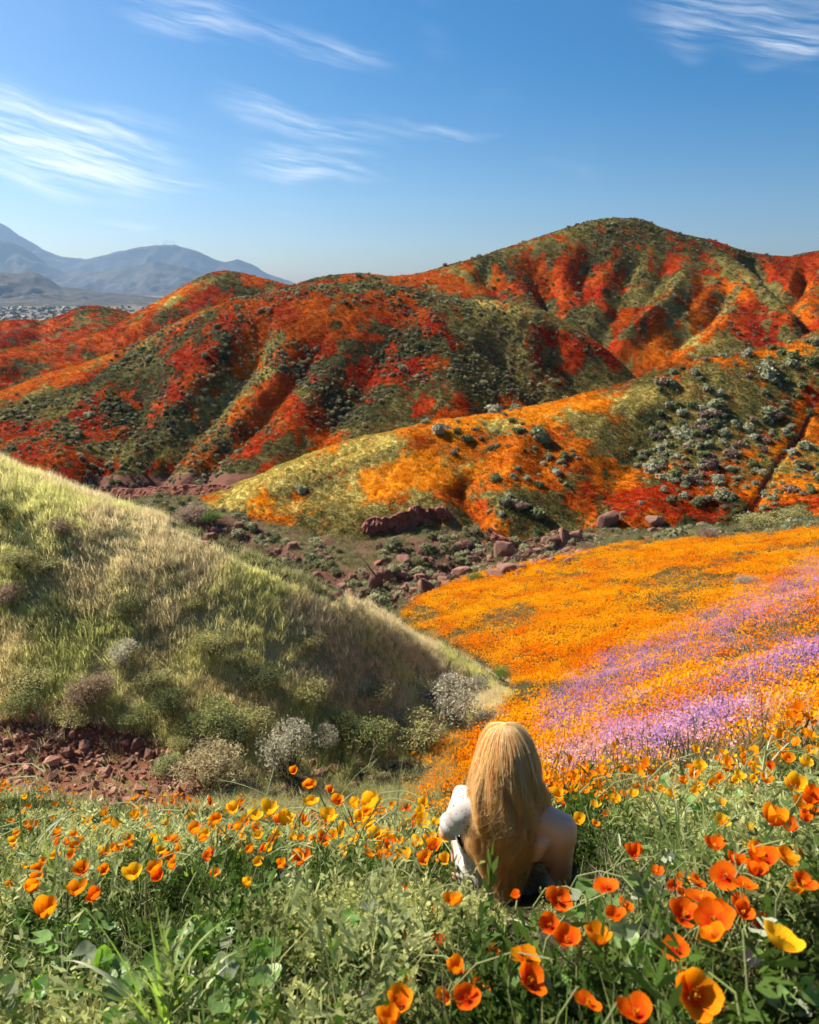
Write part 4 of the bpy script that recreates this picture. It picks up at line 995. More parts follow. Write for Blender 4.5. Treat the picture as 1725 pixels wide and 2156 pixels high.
cliff('rock_outcrop', zz(75, 300, 1, 1, 800, 1150, 2.875)[:2], zz(790, 200, 1, 1, 800, 1150, 2.875)[:2], 54, 'long red rock face under the poppies of the middle ridge', 5)
cliff('rock_outcrop', zz(1380, 520, 1, 1, 400, 1150, 2.875)[:2], zz(1620, 450, 1, 1, 400, 1150, 2.875)[:2], 22, 'short red ledge above the upright boulder in the wash', 6)
cliff('rock_outcrop', zz(960, 300, 1, 1, 800, 1150, 2.875)[:2], zz(1180, 420, 1, 1, 800, 1150, 2.875)[:2], 30, 'broken red bank at the bend of the wash left of the boulder row', 7)
cliff('rock_outcrop', (200, 1040), (560, 1032), 16, 'dark red eroded bank at the foot of the broad far ridge', 8)
# ------------------------------------------------------------------ bushes one can tell apart
BCOL = dict(grey=(.50, .48, .36), dgrey=(.38, .36, .27), green=(.26, .30, .10), dark=(.13, .16, .055), olive=(.38, .37, .15), straw=(.58, .49, .28), brown=(.34, .25, .18), pale=(.36, .40, .18), bright=(.16, .30, .05))
BUSH = {}
for i, (k, c) in enumerate(BCOL.items()):
    fine = k in ('straw', 'brown')
    BUSH[k] = [p_bush(300 + i * 7 + j, 2600, .015 if fine else .019, c, asp=2.4 if fine else 1.1, lobes=15 + 4 * j, fuzz=.45 if fine else .18) for j in range(2)]
def c3(x, y, w, h, kind, label=None): return (x / 2, 943.4 + y / 2, w / 2, h / 2, kind, label)
def c4(x, y, w, h, kind, label=None): return (718.8 + x * .5833, 943.4 + y * .5833, w * .5833, h * .5833, kind, label)
BL = [c3(1215, 1275, 230, 270, 'grey', 'large round silver-grey bush at the foot of the grassy hillside'), c3(1375, 1225, 120, 120, 'grey', 'small silver-grey bush right of the large round one'),
      c3(870, 1120, 240, 180, 'green'), c3(960, 1190, 180, 220, 'dark'), c3(650, 950, 150, 100, 'olive'), c3(530, 870, 130, 130, 'grey', 'silver-grey bush midway up the left hillside'), c3(340, 800, 120, 90, 'olive'), c3(540, 660, 130, 150, 'dark'),
      c3(1000, 880, 120, 80, 'olive'), c3(1050, 1130, 220, 190, 'olive'), c3(1520, 1190, 230, 190, 'green'), c3(1620, 1160, 150, 140, 'olive'), c3(1440, 1150, 130, 170, 'dark'), c3(1110, 960, 170, 150, 'dark'), c3(900, 800, 170, 150, 'olive'),
      c3(720, 1060, 150, 220, 'dark'), c3(150, 950, 210, 130, 'olive'), c3(100, 1050, 180, 150, 'green'), c3(330, 1110, 180, 130, 'olive'), c3(390, 1030, 180, 160, 'brown', 'brown wispy dead bush above the scree'), c3(560, 1110, 150, 100, 'green'), c3(100, 450, 180, 140, 'olive'), c3(30, 260, 100, 160, 'dark'),
      c3(115, 275, 80, 70, 'dark'), c3(260, 335, 130, 90, 'brown', 'faded brown bush high on the left hillside'), c3(200, 480, 170, 90, 'olive'), c3(890, 1350, 260, 200, 'straw', 'straw coloured wispy bush at the right end of the scree'), c3(700, 1345, 140, 120, 'pale', 'pale green leafy bush between scree and straw bush'), c3(1280, 1020, 190, 150, 'olive'), c3(1300, 800, 130, 80, 'olive'), c3(800, 640, 120, 90, 'olive'), c3(1560, 1010, 180, 110, 'olive'), c3(780, 1220, 130, 110, 'olive'), c3(30, 620, 120, 120, 'brown', 'brown tangled bush at the rocky edge of the hillside'),
      c4(400, 920, 220, 180, 'grey', 'widest grey bush in the valley left of the orange field'), c4(310, 890, 100, 80, 'dgrey'), c4(510, 990, 160, 110, 'grey', 'low grey bush just behind the woman'), c4(250, 1010, 220, 140, 'olive'), c4(580, 815, 70, 60, 'bright', 'bright green shrub at the tip of the orange field'), c4(480, 835, 90, 50, 'dgrey'), c4(545, 965, 45, 45, 'bright', 'little bright green plant in the valley grass'),
      (251, 1040, 0, 0, None, None)]
BL.pop()
BL += [(*zz(280, 190, 140, 110, 400, 1150, 2.875), 'bright', 'round bright green shrub on the flat behind the grassy hillside'), (*zz(150, 170, 260, 140, 400, 1150, 2.875), 'brown', 'bare brown thicket left of the round green shrub'), (*zz(900, 590, 130, 60, 800, 1150, 2.875), 'bright', 'green bush among boulders at the upper rim of the field'),
       (*zz(1300, 245, 330, 130, 1350, 1150, 3.026), 'olive', 'long olive shrub between the field and the middle ridge'), (*zz(1520, 180, 200, 110, 1350, 1150, 3.026), 'olive', 'olive shrub behind the long one at the field top'), (*zz(790, 310, 120, 60, 1350, 1150, 3.026), 'olive', 'low olive shrub left of the long one'), (*zz(950, 310, 140, 90, 1350, 1150, 3.026), 'brown', 'brown shrub beside the long olive one'),
       (*zz(1220, 670, 190, 60, 1350, 1150, 3.026), 'dgrey', 'flat grey-green shrub alone in the orange field'), (*zz(80, 330, 110, 60, 1350, 1150, 3.026), 'dgrey', 'grey shrub under the boulders at the field top'), (*zz(100, 400, 140, 70, 1350, 1150, 3.026), 'brown', 'brown shrub under the boulders at the field top')]
SHARED = dict(green='green shrub low on the grassy left hillside', dark='dark green shrub on the left hillside', dgrey='dull grey shrub on the left side of the valley', olive='olive shrub half sunk in grass left of the valley', grey='grey bush on the left side of the valley')
for (cu, cv, w, h, kind, label) in BL:
    X, Y, Z, k = hit(cu, cv + h * .38); s = k / FPX
    o = place('bush', BUSH[kind][RNG.integers(2)], (X, Y, Z - .03), (0, 0, RNG.uniform(0, 6.28)), (w * s * 1.15, w * s * 1.15, max(h, w * .5) * s * (1.15 if label else .85)))
    tag(o, label or SHARED[kind], 'bush', None if label else 'shrubs of the left hillside: ' + kind)

# dry twigs
TWIGM = simple_mat('bleached_twig', (.50, .44, .36), .3, 20, .9, .2, rnd=.3)
def twig_bush(u, v, hpx, n, label, seed, col=TWIGM, flat=.5, rr=.0022):
    r = np.random.default_rng(seed); m = MB()
    X, Y, Z, k = hit(u, v); H = hpx * k / FPX
    for i in range(n):
        a = r.uniform(0, 6.283); e = r.uniform(.15, 1.25) * flat * 2
        d = np.array([math.cos(a) * math.sin(e), math.sin(a) * math.sin(e), math.cos(e)]); p = np.array([r.normal(0, .05 * H), r.normal(0, .05 * H), -.01]); P = [p]
        for q in range(4):
            d = d + r.normal(0, .22, 3); d /= np.linalg.norm(d); P.append(P[-1] + d * H * .28)
            if q > 0 and r.random() < .8:
                dd = d + r.normal(0, .7, 3); dd /= np.linalg.norm(dd); m.tube([P[-1], P[-1] + dd * H * .18, P[-1] + dd * H * .3 + r.normal(0, .02 * H, 3)], [rr * .5, rr * .4, rr * .2], (0, 0, 0, 0), 3)
        m.tube(P, np.linspace(rr, rr * .35, len(P)), (0, 0, 0, 0), 3)
    return tag(place('twig_bush', m.mesh('twigs', col), (X, Y, Z)), label, 'dead bush')
twig_bush(1600, 1545, 150, 34, 'tall bare twiggy bush in front of the violet band', 1)
twig_bush(1480, 1560, 90, 22, 'bare twiggy bush left of the taller one by the violet band', 2)
twig_bush(1690, 1580, 110, 30, 'bleached twig tangle at the right edge above the poppies', 3)
twig_bush(770, 1625, 60, 16, 'bleached dead branches on the gully rocks', 4, flat=.8, rr=.006)
twig_bush(120, 1560, 70, 14, 'pale dead branches lying on the scree', 6, flat=.9, rr=.005)
twig_bush(520, 1680, 60, 20, 'pale dead stalks below the straw coloured bush', 8, flat=.8, rr=.003)

# ------------------------------------------------------------------ foreground plants
STEMM = simple_mat('poppy_stem', (.20, .24, .09), .2, 30, .6, .3, transl=.2)
def petal_mat(name, base, tip):
    m, nt, out = new_mat(name)
    a = nt.attr('Col'); sp = nt.node('ShaderNodeSeparateColor'); nt.l.new(a.outputs['Color'], sp.inputs[0])
    tcn = nt.node('ShaderNodeTexCoord'); n = nt.noise(tcn.outputs['Object'], 3.5, 4, .6)
    t = nt.m('ADD', sp.outputs[0], nt.m('MULTIPLY', nt.m('SUBTRACT', n, .5), .6), clamp=True)
    st = nt.noise(nt.xyz(nt.m('MULTIPLY', sp.outputs[1], 26.0), nt.m('MULTIPLY', sp.outputs[0], 1.5), 0.0), 1.0, 2)
    c = nt.mix(nt.smooth(t, .1, .85), base, tip)  # petal's own gradient, its contrast raised to paint in shaded and lit parts
    f = nt.m('MULTIPLY_ADD', st, .9, .5); oi = nt.node('ShaderNodeObjectInfo')
    c = nt.mix(1.0, c, nt.xyz(f, f, f), 'MULTIPLY')
    bsdf(nt, out, c, .75, .12, .5); return m
PM = dict(y=petal_mat('petal_yellow', (.90, .26, .002), (1.0, .60, .016)), o=petal_mat('petal_orange', (.74, .045, .001), (1.0, .36, .005)), r=petal_mat('petal_red', (.62, .015, .001), (1.0, .19, .002)))
def petal(phi0, phi1, mat, seed):
    """one broad petal of a four petalled cup, size 1 across the open flower"""
    r = np.random.default_rng(seed); nl, nw = 6, 7; V, C = [], []
    for i in range(nl):
        for j in range(nw):
            q = (j / (nw - 1)) * 2 - 1; T = i / (nl - 1) * (1 - .20 * abs(q) ** 2.2)
            rr = zc = 0
            for s_ in np.linspace(0, T, 9)[1:]:
                ph = math.radians(phi0 + (phi1 - phi0) * s_); rr += math.sin(ph) * T / 8; zc += math.cos(ph) * T / 8
            psi = q * math.radians(54) * min(1, .25 + 1.3 * (i / (nl - 1)) ** .6)
            rip = (.05 * math.sin(q * 5 + seed) + .035 * math.sin(q * 11 + 2 * seed)) * (i / (nl - 1)) ** 2; rr = rr * (1 + .05 * (seed % 2)) + .02
            V.append((rr * math.cos(psi) * .62, rr * math.sin(psi) * .62, (zc + rip) * .62)); C.append((T, q * .5 + .5, 0, 1))
    m = MB(); m.add(V, [(i * nw + j, i * nw + j + 1, (i + 1) * nw + j + 1, (i + 1) * nw + j) for i in range(nl - 1) for j in range(nw - 1)], C)
    return m.mesh('petal', mat)
PET = {}
for col in 'yor':
    for nm, (a, b_) in dict(bud=(26, -6), cup=(62, 8), half=(74, 26), open=(86, 58)).items():
        PET[col, nm] = [petal(a, b_, PM[col], q) for q in range(3)]
def stem_mesh(seed, bend):
    m = MB(); t = np.linspace(0, 1, 7)
    m.tube(np.c_[bend * np.sin(t * math.pi) * .12, bend * .05 * np.sin(t * 5), t], np.full(7, .0017), (0, 0, 0, 0), 5); return m.mesh('stem', STEMM)
STEMS = [stem_mesh(i, b_) for i, b_ in enumerate((-1, .4, 1, -.5))]
m_ = MB()
for k in range(18):
    a = k * 2.4; q = .03 + .07 * (k / 18); m_.tube([(math.cos(a) * .02, math.sin(a) * .02, .02), (math.cos(a) * q, math.sin(a) * q, .22 + .06 * math.sin(k * 1.7))], [.012, .016], (.9, .35, .01, 0), 3)
STAM = m_.mesh('stamens', simple_mat('stamen', (.85, .38, .01), .2, 20, .8, .2))

C6 = [(1617, 100, 55, 'o'), (1580, 140, 50, 'o'), (1598, 175, 55, 'o'), (1672, 188, 62, 'y'), (1518, 205, 45, 'r'), (1505, 258, 58, 'o'), (1460, 220, 45, 'y'), (1390, 245, 48, 'y'), (1223, 205, 60, 'y'), (1200, 240, 52, 'o'), (1205, 310, 42, 'y'), (1100, 325, 56, 'y'), (1315, 358, 42, 'y'), (1632, 280, 88, 'y'), (1690, 330, 95, 'r'), (1540, 420, 115, 'o'), (1605, 455, 80, 'r'), (1665, 418, 60, 'r'), (1708, 400, 50, 'r'), (1318, 435, 62, 'y'), (1370, 410, 30, 'o'), (1433, 460, 46, 'y'), (1388, 535, 50, 'y'), (1490, 585, 105, 'r'), (1595, 585, 95, 'o'), (1712, 650, 45, 'o'), (1330, 660, 110, 'r'), (1415, 690, 95, 'r'), (1462, 640, 95, 'o'), (1215, 690, 70, 'r'), (1230, 745, 112, 'r'), (1165, 815, 118, 'y'), (1275, 840, 130, 'r'), (1325, 808, 90, 'y'), (1275, 908, 105, 'o'), (1570, 920, 165, 'y'), (1110, 735, 58, 'y'), (1125, 975, 100, 'o'), (1215, 995, 75, 'r'), (1120, 1030, 60, 'r'), (1165, 1100, 90, 'r'), (1215, 1160, 180, 'o'), (1243, 1075, 42, 'r'), (955, 565, 78, 'r'), (830, 700, 100, 'o'), (633, 765, 95, 'o'), (912, 785, 70, 'r'), (862, 828, 85, 'r'), (590, 870, 90, 'r'), (665, 925, 110, 'y'), (795, 912, 122, 'o'), (365, 985, 75, 'o'), (495, 1000, 110, 'o'), (515, 1095, 130, 'o'), (385, 1045, 70, 'o'), (425, 1110, 50, 'o'), (195, 1050, 88, 'o'), (255, 1100, 80, 'o'), (312, 1130, 82, 'o'), (240, 1172, 105, 'o'), (150, 1178, 80, 'o'), (35, 1125, 45, 'o'), (8, 1180, 70, 'o'), (760, 1185, 108, 'r'), (955, 1225, 140, 'o'), (120, 950, 62, 'r'), (75, 1020, 50, 'r'), (185, 765, 80, 'o'), (150, 595, 56, 'y'), (30, 525, 60, 'y'), (95, 535, 76, 'o'), (65, 592, 70, 'o'), (155, 490, 60, 'y'), (110, 440, 42, 'y'), (160, 450, 34, 'o'), (45, 400, 50, 'y'), (295, 635, 42, 'o'), (625, 320, 58, 'y'), (650, 365, 30, 'r'), (785, 365, 46, 'y'), (830, 405, 32, 'o'), (720, 430, 62, 'y'), (785, 450, 36, 'o'), (750, 560, 32, 'o'), (865, 345, 50, 'y'), (905, 325, 42, 'o'), (940, 320, 42, 'y'), (1040, 400, 18, 'r'), (1420, 190, 42, 'o'), (1340, 215, 38, 'o'), (1345, 180, 32, 'o'), (1450, 260, 40, 'y'), (1370, 265, 36, 'y'), (1310, 255, 34, 'o'), (1270, 280, 32, 'o'), (1150, 265, 36, 'o'), (1060, 300, 36, 'y'), (1000, 300, 36, 'o'), (960, 290, 34, 'o'), (690, 300, 34, 'y'), (740, 310, 34, 'o')]
C5 = [(1237, 100, 40, 'o'), (1303, 160, 54, 'o'), (1387, 180, 36, 'o'), (1420, 220, 54, 'o'), (1310, 225, 58, 'y'), (885, 228, 40, 'r'), (980, 262, 66, 'y'), (1070, 285, 66, 'y'), (1140, 255, 82, 'y'), (1198, 300, 82, 'y'), (1030, 308, 48, 'y'), (910, 305, 56, 'o'), (880, 330, 52, 'y'), (930, 352, 48, 'y'), (820, 345, 66, 'o'), (855, 385, 48, 'o'), (1080, 340, 52, 'o'), (1085, 372, 46, 'y'), (1385, 285, 78, 'y'), (1495, 235, 62, 'y'), (1560, 230, 90, 'y'), (1508, 290, 58, 'y'), (1280, 295, 32, 'y'), (1575, 365, 62, 'y'), (1632, 372, 52, 'y'), (1693, 350, 36, 'o'), (1715, 250, 40, 'o'), (1700, 450, 62, 'y'), (1635, 410, 62, 'r'), (1625, 460, 62, 'o'), (1268, 466, 78, 'r'), (1310, 400, 52, 'o'), (1375, 410, 32, 'r'), (1690, 600, 48, 'r'), (1700, 830, 60, 'r'), (955, 893, 48, 'r'), (1500, 960, 38, 'r'), (1680, 1060, 118, 'o'), (1640, 1140, 108, 'o'), (1540, 1155, 60, 'o'), (1615, 900, 22, 'r'),
      (500, 420, 46, 'o'), (237, 405, 38, 'r'), (283, 400, 38, 'r'), (320, 410, 58, 'o'), (255, 478, 32, 'r'), (560, 527, 84, 'y'), (650, 505, 62, 'o'), (662, 542, 56, 'r'), (725, 500, 48, 'o'), (630, 335, 42, 'o'), (650, 385, 52, 'y'), (730, 355, 24, 'r'), (740, 390, 42, 'o'), (755, 430, 36, 'o'), (540, 380, 42, 'o'), (545, 408, 36, 'o'), (365, 315, 32, 'y'), (445, 312, 36, 'o'), (395, 340, 26, 'y'), (350, 292, 22, 'y'), (570, 285, 46, 'y'), (45, 158, 15, 'o'), (92, 148, 17, 'o'), (88, 180, 15, 'o'), (103, 212, 28, 'y'), (155, 513, 46, 'o'), (150, 550, 60, 'o'), (133, 592, 70, 'o'), (42, 575, 42, 'o'), (190, 680, 110, 'o'), (320, 595, 80, 'o'), (400, 622, 66, 'r'), (340, 510, 70, 'o'), (440, 515, 52, 'o'), (375, 515, 32, 'r'), (435, 440, 56, 'y'), (350, 580, 42, 'r'), (295, 455, 42, 'o'), (1350, 340, 40, 'y'), (1440, 330, 40, 'y'), (1480, 400, 40, 'y'), (1400, 380, 36, 'o'), (1230, 380, 38, 'y'), (1150, 390, 40, 'o'), (1020, 380, 36, 'y'), (960, 400, 36, 'o'), (1540, 430, 40, 'o'), (1440, 450, 34, 'o'), (700, 320, 30, 'y'), (480, 330, 26, 'o'), (520, 310, 24, 'y'), (250, 330, 22, 'o'), (130, 340, 26, 'o'), (200, 460, 30, 'y')]
UNIQ = {('6', 1570, 920): 'big wide-open yellow-orange poppy nearest the right edge', ('6', 1215, 1160): 'wide-open orange-red poppy low at the right, broadest of all', ('6', 955, 1225): 'large orange poppy at the very bottom right of centre', ('6', 760, 1185): 'folded red poppy left of the bottom-most large orange one', ('5', 1268, 466): 'lone large red poppy in the foliage left of the woman',
        ('5', 885, 228): 'small red poppy standing above the left end of the row', ('5', 1237, 100): 'tallest orange poppy on a long stem before the grey bush', ('5', 1303, 160): 'orange poppy just right of and below the tallest one', ('6', 955, 565): 'single red poppy right of the woman on open foliage', ('5', 190, 680): 'drooping orange poppy above the broad leaves at the lower left', ('5', 560, 527): 'yellow-orange poppy left of an orange and red pair',
        ('5', 955, 893): 'small red poppy among broad leaves at the bottom', ('6', 633, 765): 'orange and red poppy closest below the woman', ('6', 1632, 280): 'pale orange poppy high at the right edge', ('6', 830, 700): 'red-bottomed poppy lying flat right of the woman', ('6', 1110, 735): 'single yellow poppy left of the red cluster at the right', ('6', 515, 1095): 'largest poppy of the blurred bottom cluster', ('5', 1690, 600): 'small red poppy in foliage left below the woman', ('6', 625, 320): 'yellow poppy just right of the woman’s hair',
        ('6', 1617, 100): 'topmost poppy at the upper right corner of the bed', ('6', 1690, 330): 'large red poppy cut by the right edge'}
UNIQ = {k: v.replace('’s', "'s") for k, v in UNIQ.items()}
WORD = dict(y='yellow-orange', o='orange', r='red-orange')
def zone(u, v, px):
    if u < 430: return 'at the left end of the front bed'
    if u < 960: return 'in the crowded row left of the woman' if v < 1850 else 'low in the foliage at the bottom middle'
    if v < 1690: return 'in the far row at the upper right of the bed'
    if v < 1790: return 'just right of the woman' if u < 1400 else 'in the bed at the right edge'
    return 'in the large blurred bunch at the lower right'
def poppy(src, px, py, w, col):
    u, v = ((862.5 if src == '6' else 0) + px / 2, (1509.4 if src == '6' else 1572.3) + py / 2); pw = w / 2
    if v > 1820 and u > 960 and w < 150: col = 'r' if (col == 'r' or RNG.random() < .6) else 'o'
    X, Y, Z, k = hit(u, v, .24)
    pw *= 1.18 if (v > 1820 and u > 960) else 1.25; pred = .062 * FPX / pw; dd = min(max(k, .72 * pred), 1.3 * pred)
    X, Y, Z = wdep(u, v, dd); gz = float(ztop(np.array([X]), np.array([Y]))[0])
    hgt = max(Z - gz, .06); size = pw * dd / FPX
    r = RNG.random(); near = v > 1830 and u > 1100
    nm = 'bud' if (w < 26 or (col == 'r' and w < 45)) else ('half' if ((near and r < .55) or w > 150) else 'half' if w > 150 else 'open' if near and r < .92 else 'cup' if r < .65 else 'half')
    root = empty('poppy', (X, Y, gz))
    st = place('stem', STEMS[RNG.integers(4)], (0, 0, -.01), (0, 0, RNG.uniform(0, 6.28)), (1, 1, hgt + .005), root)
    st.scale = (max(1.15, dd * .65), max(1.15, dd * .65), hgt)
    sc = size * dict(bud=1.5, cup=1.12, half=.98, open=.86)[nm]
    tx, ty = RNG.normal(0, .16), RNG.normal(0, .16)
    tilt = Euler((tx + (.3 if near else .05), ty - .12, RNG.uniform(0, 6.28)))
    off = tilt.to_matrix() @ Vector((0, 0, -.30 * sc))
    if w < 26:      # too small for parts
        for k4 in range(4):
            p = place('petal', PET[col, nm][k4 % 3], (off.x, off.y, hgt + off.z), (tilt.x, tilt.y, tilt.z + k4 * 1.5708), sc, root)
    else:
        for k4 in range(4):
            p = place('petal', PET[col, nm][RNG.integers(3)], (0, 0, 0), (0, 0, 0), sc, root)
            p.matrix_local = Matrix.Translation(Vector((off.x, off.y, hgt + off.z))) @ tilt.to_matrix().to_4x4() @ Matrix.Rotation(k4 * math.pi / 2 + RNG.normal(0, .12), 4, 'Z') @ Matrix.Rotation(RNG.normal(0, .17), 4, 'Y') @ Matrix.Scale(sc * (1 if k4 % 2 else .94), 4)
        if nm in ('half', 'open') and w > 50:
            p = place('stamens', STAM, (0, 0, 0), (0, 0, 0), sc, root); p.matrix_local = Matrix.Translation(Vector((off.x, off.y, hgt + off.z))) @ tilt.to_matrix().to_4x4() @ Matrix.Scale(sc, 4)
    lb = UNIQ.get((src, px, py))
    if lb: tag(root, lb, 'poppy', 'foreground poppies')
    else:
        zn = zone(u, v, pw); sz = 'bud of a' if nm == 'bud' else ('large' if w > 85 else 'small' if w < 44 else 'medium')
        tag(root, (f'closed {WORD[col]} poppy bud {zn}' if nm == 'bud' else f'{sz} {WORD[col]} poppy {zn}'), 'poppy', f'foreground poppies: {WORD[col]} {sz} {zn}')
for _ in range(64):
    C5.append((int(RNG.uniform(860, 1860)), int(RNG.normal(375, 75)), int(RNG.uniform(30, 58)), RNG.choice(['y', 'y', 'o', 'o', 'r'], p=[.3, .2, .25, .17, .08])))
for _ in range(26):
    C5.append((int(RNG.uniform(20, 800)), int(RNG.normal(470, 80)), int(RNG.uniform(26, 50)), RNG.choice(['y', 'o', 'r'], p=[.35, .5, .15])))
for _ in range(18):
    C6.append((int(RNG.uniform(1000, 1720)), int(RNG.normal(760, 160)), int(RNG.uniform(50, 100)), RNG.choice(['o', 'r'], p=[.5, .5])))
for q in C6: poppy('6', *q)
for q in C5: poppy('5', *q)

# broad-leaved mallows
def leaf_mesh(seed, mat):
    r = np.random.default_rng(seed); n = 15; m = MB(); V = [(0, 0, 0)]
    for ring, rad in ((1, .5), (2, 1.0)):
        for k in range(n):
            a = math.radians(-155 + 310 * k / (n - 1)); lob = 1 - .16 * abs(math.sin(a * 2.4 + .3)) * (ring == 2) + r.normal(0, .03)
            q = rad * lob; V.append((math.cos(a) * q, math.sin(a) * q, .16 * q * q + .05 * math.sin(5 * a) * rad + r.normal(0, .012)))
    F = [(0, 1 + k, 2 + k) for k in range(n - 1)] + [(1 + k, 1 + n + k, 2 + n + k, 2 + k) for k in range(n - 1)]
    m.add(V, F, (0, 0, 0, 0)); return m.mesh('leaf', mat)
def leaf_mat(name, c, tc, transl, rough, spec):
    m, nt, out = new_mat(name); tcn = nt.node('ShaderNodeTexCoord'); n = nt.noise(tcn.outputs['Object'], 4, 4, .6); oi = nt.node('ShaderNodeObjectInfo')
    f = nt.m('MULTIPLY', nt.m('MULTIPLY_ADD', n, .7, .65), nt.m('MULTIPLY_ADD', oi.outputs['Random'], .6, .7))
    bsdf(nt, out, nt.mix(1.0, c, nt.xyz(f, f, f), 'MULTIPLY'), rough, spec, transl, nt.mix(1.0, tc, nt.xyz(f, f, f), 'MULTIPLY')); return m
LEAFM = leaf_mat('mallow_leaf', (.19, .32, .09), (.30, .60, .04), .48, .42, .5); LEAFP = leaf_mat('downy_leaf', (.27, .31, .21), (.28, .42, .10), .3, .6, .4)
LEAVES = [leaf_mesh(i, LEAFM) for i in range(5)]; LEAVP = [leaf_mesh(20 + i, LEAFP) for i in range(3)]
def mallow(u, v, wpx, n, label, pale=.25, hgt=.13, leaf=.030):
    X, Y, Z, k = hit(u, v, .10); gz = float(ztop(np.array([X]), np.array([Y]))[0]); s = k / FPX
    root = empty('broad_leaf_plant', (X, Y, gz)); m = MB()
    for i in range(n):
        a = RNG.uniform(0, 6.283); q = wpx * s * .5 * math.sqrt(RNG.random()); h = hgt * RNG.uniform(.45, 1.15)
        p = np.array([math.cos(a) * q, math.sin(a) * q, h]); m.tube([(p[0] * .2, p[1] * .2, -.01), (p[0] * .6, p[1] * .6, h * .8), p], [.0018, .0016, .0012], (0, 0, 0, 0), 4)
        me = LEAVP[RNG.integers(3)] if RNG.random() < pale else LEAVES[RNG.integers(5)]
        place('leaf', me, tuple(p), (RNG.normal(.15, .45), RNG.normal(-.1, .45), RNG.uniform(0, 6.28)), leaf * RNG.uniform(.6, 1.25), root)
    place('stem', m.mesh('stem', STEMM), (0, 0, 0), parent=root)
    tag(root, label, 'plant', 'broad-leaved plants of the foreground')
for args in [(60, 1960, 150, 16, 'broad-leaved plant at the left edge below the drooping poppy'), (170, 1990, 150, 18, 'broad-leaved plant left of the tall grass tuft'), (60, 2070, 150, 16, 'broad-leaved plant low at the left edge'), (190, 2090, 160, 18, 'broad-leaved plant left below the tall grass tuft'), (330, 2040, 140, 14, 'broad-leaved plant behind the tall grass tuft'), (420, 1985, 130, 14, 'broad-leaved plant right behind the tall grass tuft'), (430, 2090, 150, 16, 'broad-leaved plant right of the tall grass tuft'), (520, 2060, 140, 16, 'broad-leaved plant by the small red poppy at the bottom'), (70, 2140, 140, 12, 'broad-leaved plant in the lower left corner'), (300, 2140, 150, 12, 'broad-leaved plant at the bottom edge under the grass tuft'), (520, 2140, 120, 10, 'broad-leaved plant at the bottom edge left of centre'),
             (590, 1880, 80, 8, 'broad-leaved plant under the lone large red poppy'), (750, 1960, 120, 11, 'broad-leaved plant at the bottom middle below the woman'), (130, 1925, 90, 8, 'broad-leaved plant left under the drooping poppy')]: mallow(*args, pale=.4 if args[0] in (750, 590) else .2)
for args in [(1440, 1690, 130, 11, 'broad-leaved plant with big leaves among the far right row'), (1330, 1730, 110, 10, 'pair of green leaves right of the woman'), (1480, 1740, 120, 12, 'downy pale plant in the middle of the right bed'), (1530, 1720, 100, 9, 'downy plant right beside the pale middle one'), (1400, 1830, 110, 9, 'low pale plant right below the woman'), (1245, 1900, 90, 9, 'grey leaved plant just below the woman'), (1370, 1900, 90, 9, 'white downy plant left of the lone yellow poppy'), (1540, 1810, 80, 7, 'small green plant behind the red poppies at right'), (1640, 2070, 160, 10, 'blurred pale plant in the lower right corner'), (1150, 2080, 150, 10, 'blurred plant at the bottom right of centre'), (1330, 2010, 120, 8, 'blurred green plant between the bottom poppies'), (1600, 1700, 100, 9, 'green plant under the upper right poppies'), (1690, 1800, 110, 9, 'green plant at the right edge')]: mallow(*args, pale=.5, leaf=.025)

# tall broad grass
BLM = leaf_mat('broad_blade', (.32, .42, .13), (.46, .66, .09), .5, .45, .45); BLP = leaf_mat('pale_blade', (.50, .52, .34), (.50, .60, .22), .4, .45, .5)
def blade_mesh(seed, mat, lean, bend):
    m = MB(); r = np.random.default_rng(seed); d = np.array([1., 0, 0]); P = [np.zeros(3)]; a = lean
    for k in range(12): P.append(P[-1] + (d * math.sin(a) + np.array([0, 0, math.cos(a)])) / 12); a += bend / 12 * (1 + 2.2 * (k / 12) ** 2)
    t = np.linspace(0, 1, 13); w = .020 * np.clip((1 - t) * 2.2, .02, 1) ** .7 * (.55 + .45 * np.minimum(t * 4, 1)); P = np.array(P); sd = np.array([0, 1., 0])
    n = len(P); V = np.concatenate([P - sd * w[:, None], P + np.array([0, 0, -.006]), P + sd * w[:, None]])
    F = [(i, i + 1, n + i + 1, n + i) for i in range(n - 1)] + [(n + i, n + i + 1, 2 * n + i + 1, 2 * n + i) for i in range(n - 1)]
    m.add(V, F, (0, 0, 0, 0)); return m.mesh('blade', mat)
BLADES = [blade_mesh(i, BLM if i % 3 else BLP, le, be) for i, (le, be) in enumerate([(.15, .5), (.1, .25), (.25, .9), (.2, 1.5), (.35, 1.2), (.05, .4), (.3, .6), (.15, 1.9)])]
def grass_clump(u, v, topv, n, label, wide=.9, sp=.04):
    X, Y, Z, k = hit(u, v, 0.02); gz = float(ztop(np.array([X]), np.array([Y]))[0]); H = (v - topv) * k / FPX * 1.5
    root = empty('grass_clump', (X, Y, gz))
    for i in range(n):
        L = H * RNG.uniform(.55, 1.15); place('blade', BLADES[RNG.integers(8)], (RNG.normal(0, sp * .5), RNG.normal(0, sp * .5), -.02), (RNG.normal(0, .12), RNG.normal(0, .12), RNG.uniform(0, 6.28)), (L, L * wide * min(.28 / max(L, .05), 1.3), L), root)
    tag(root, label, 'grass', 'broad grass clumps of the foreground'); return root
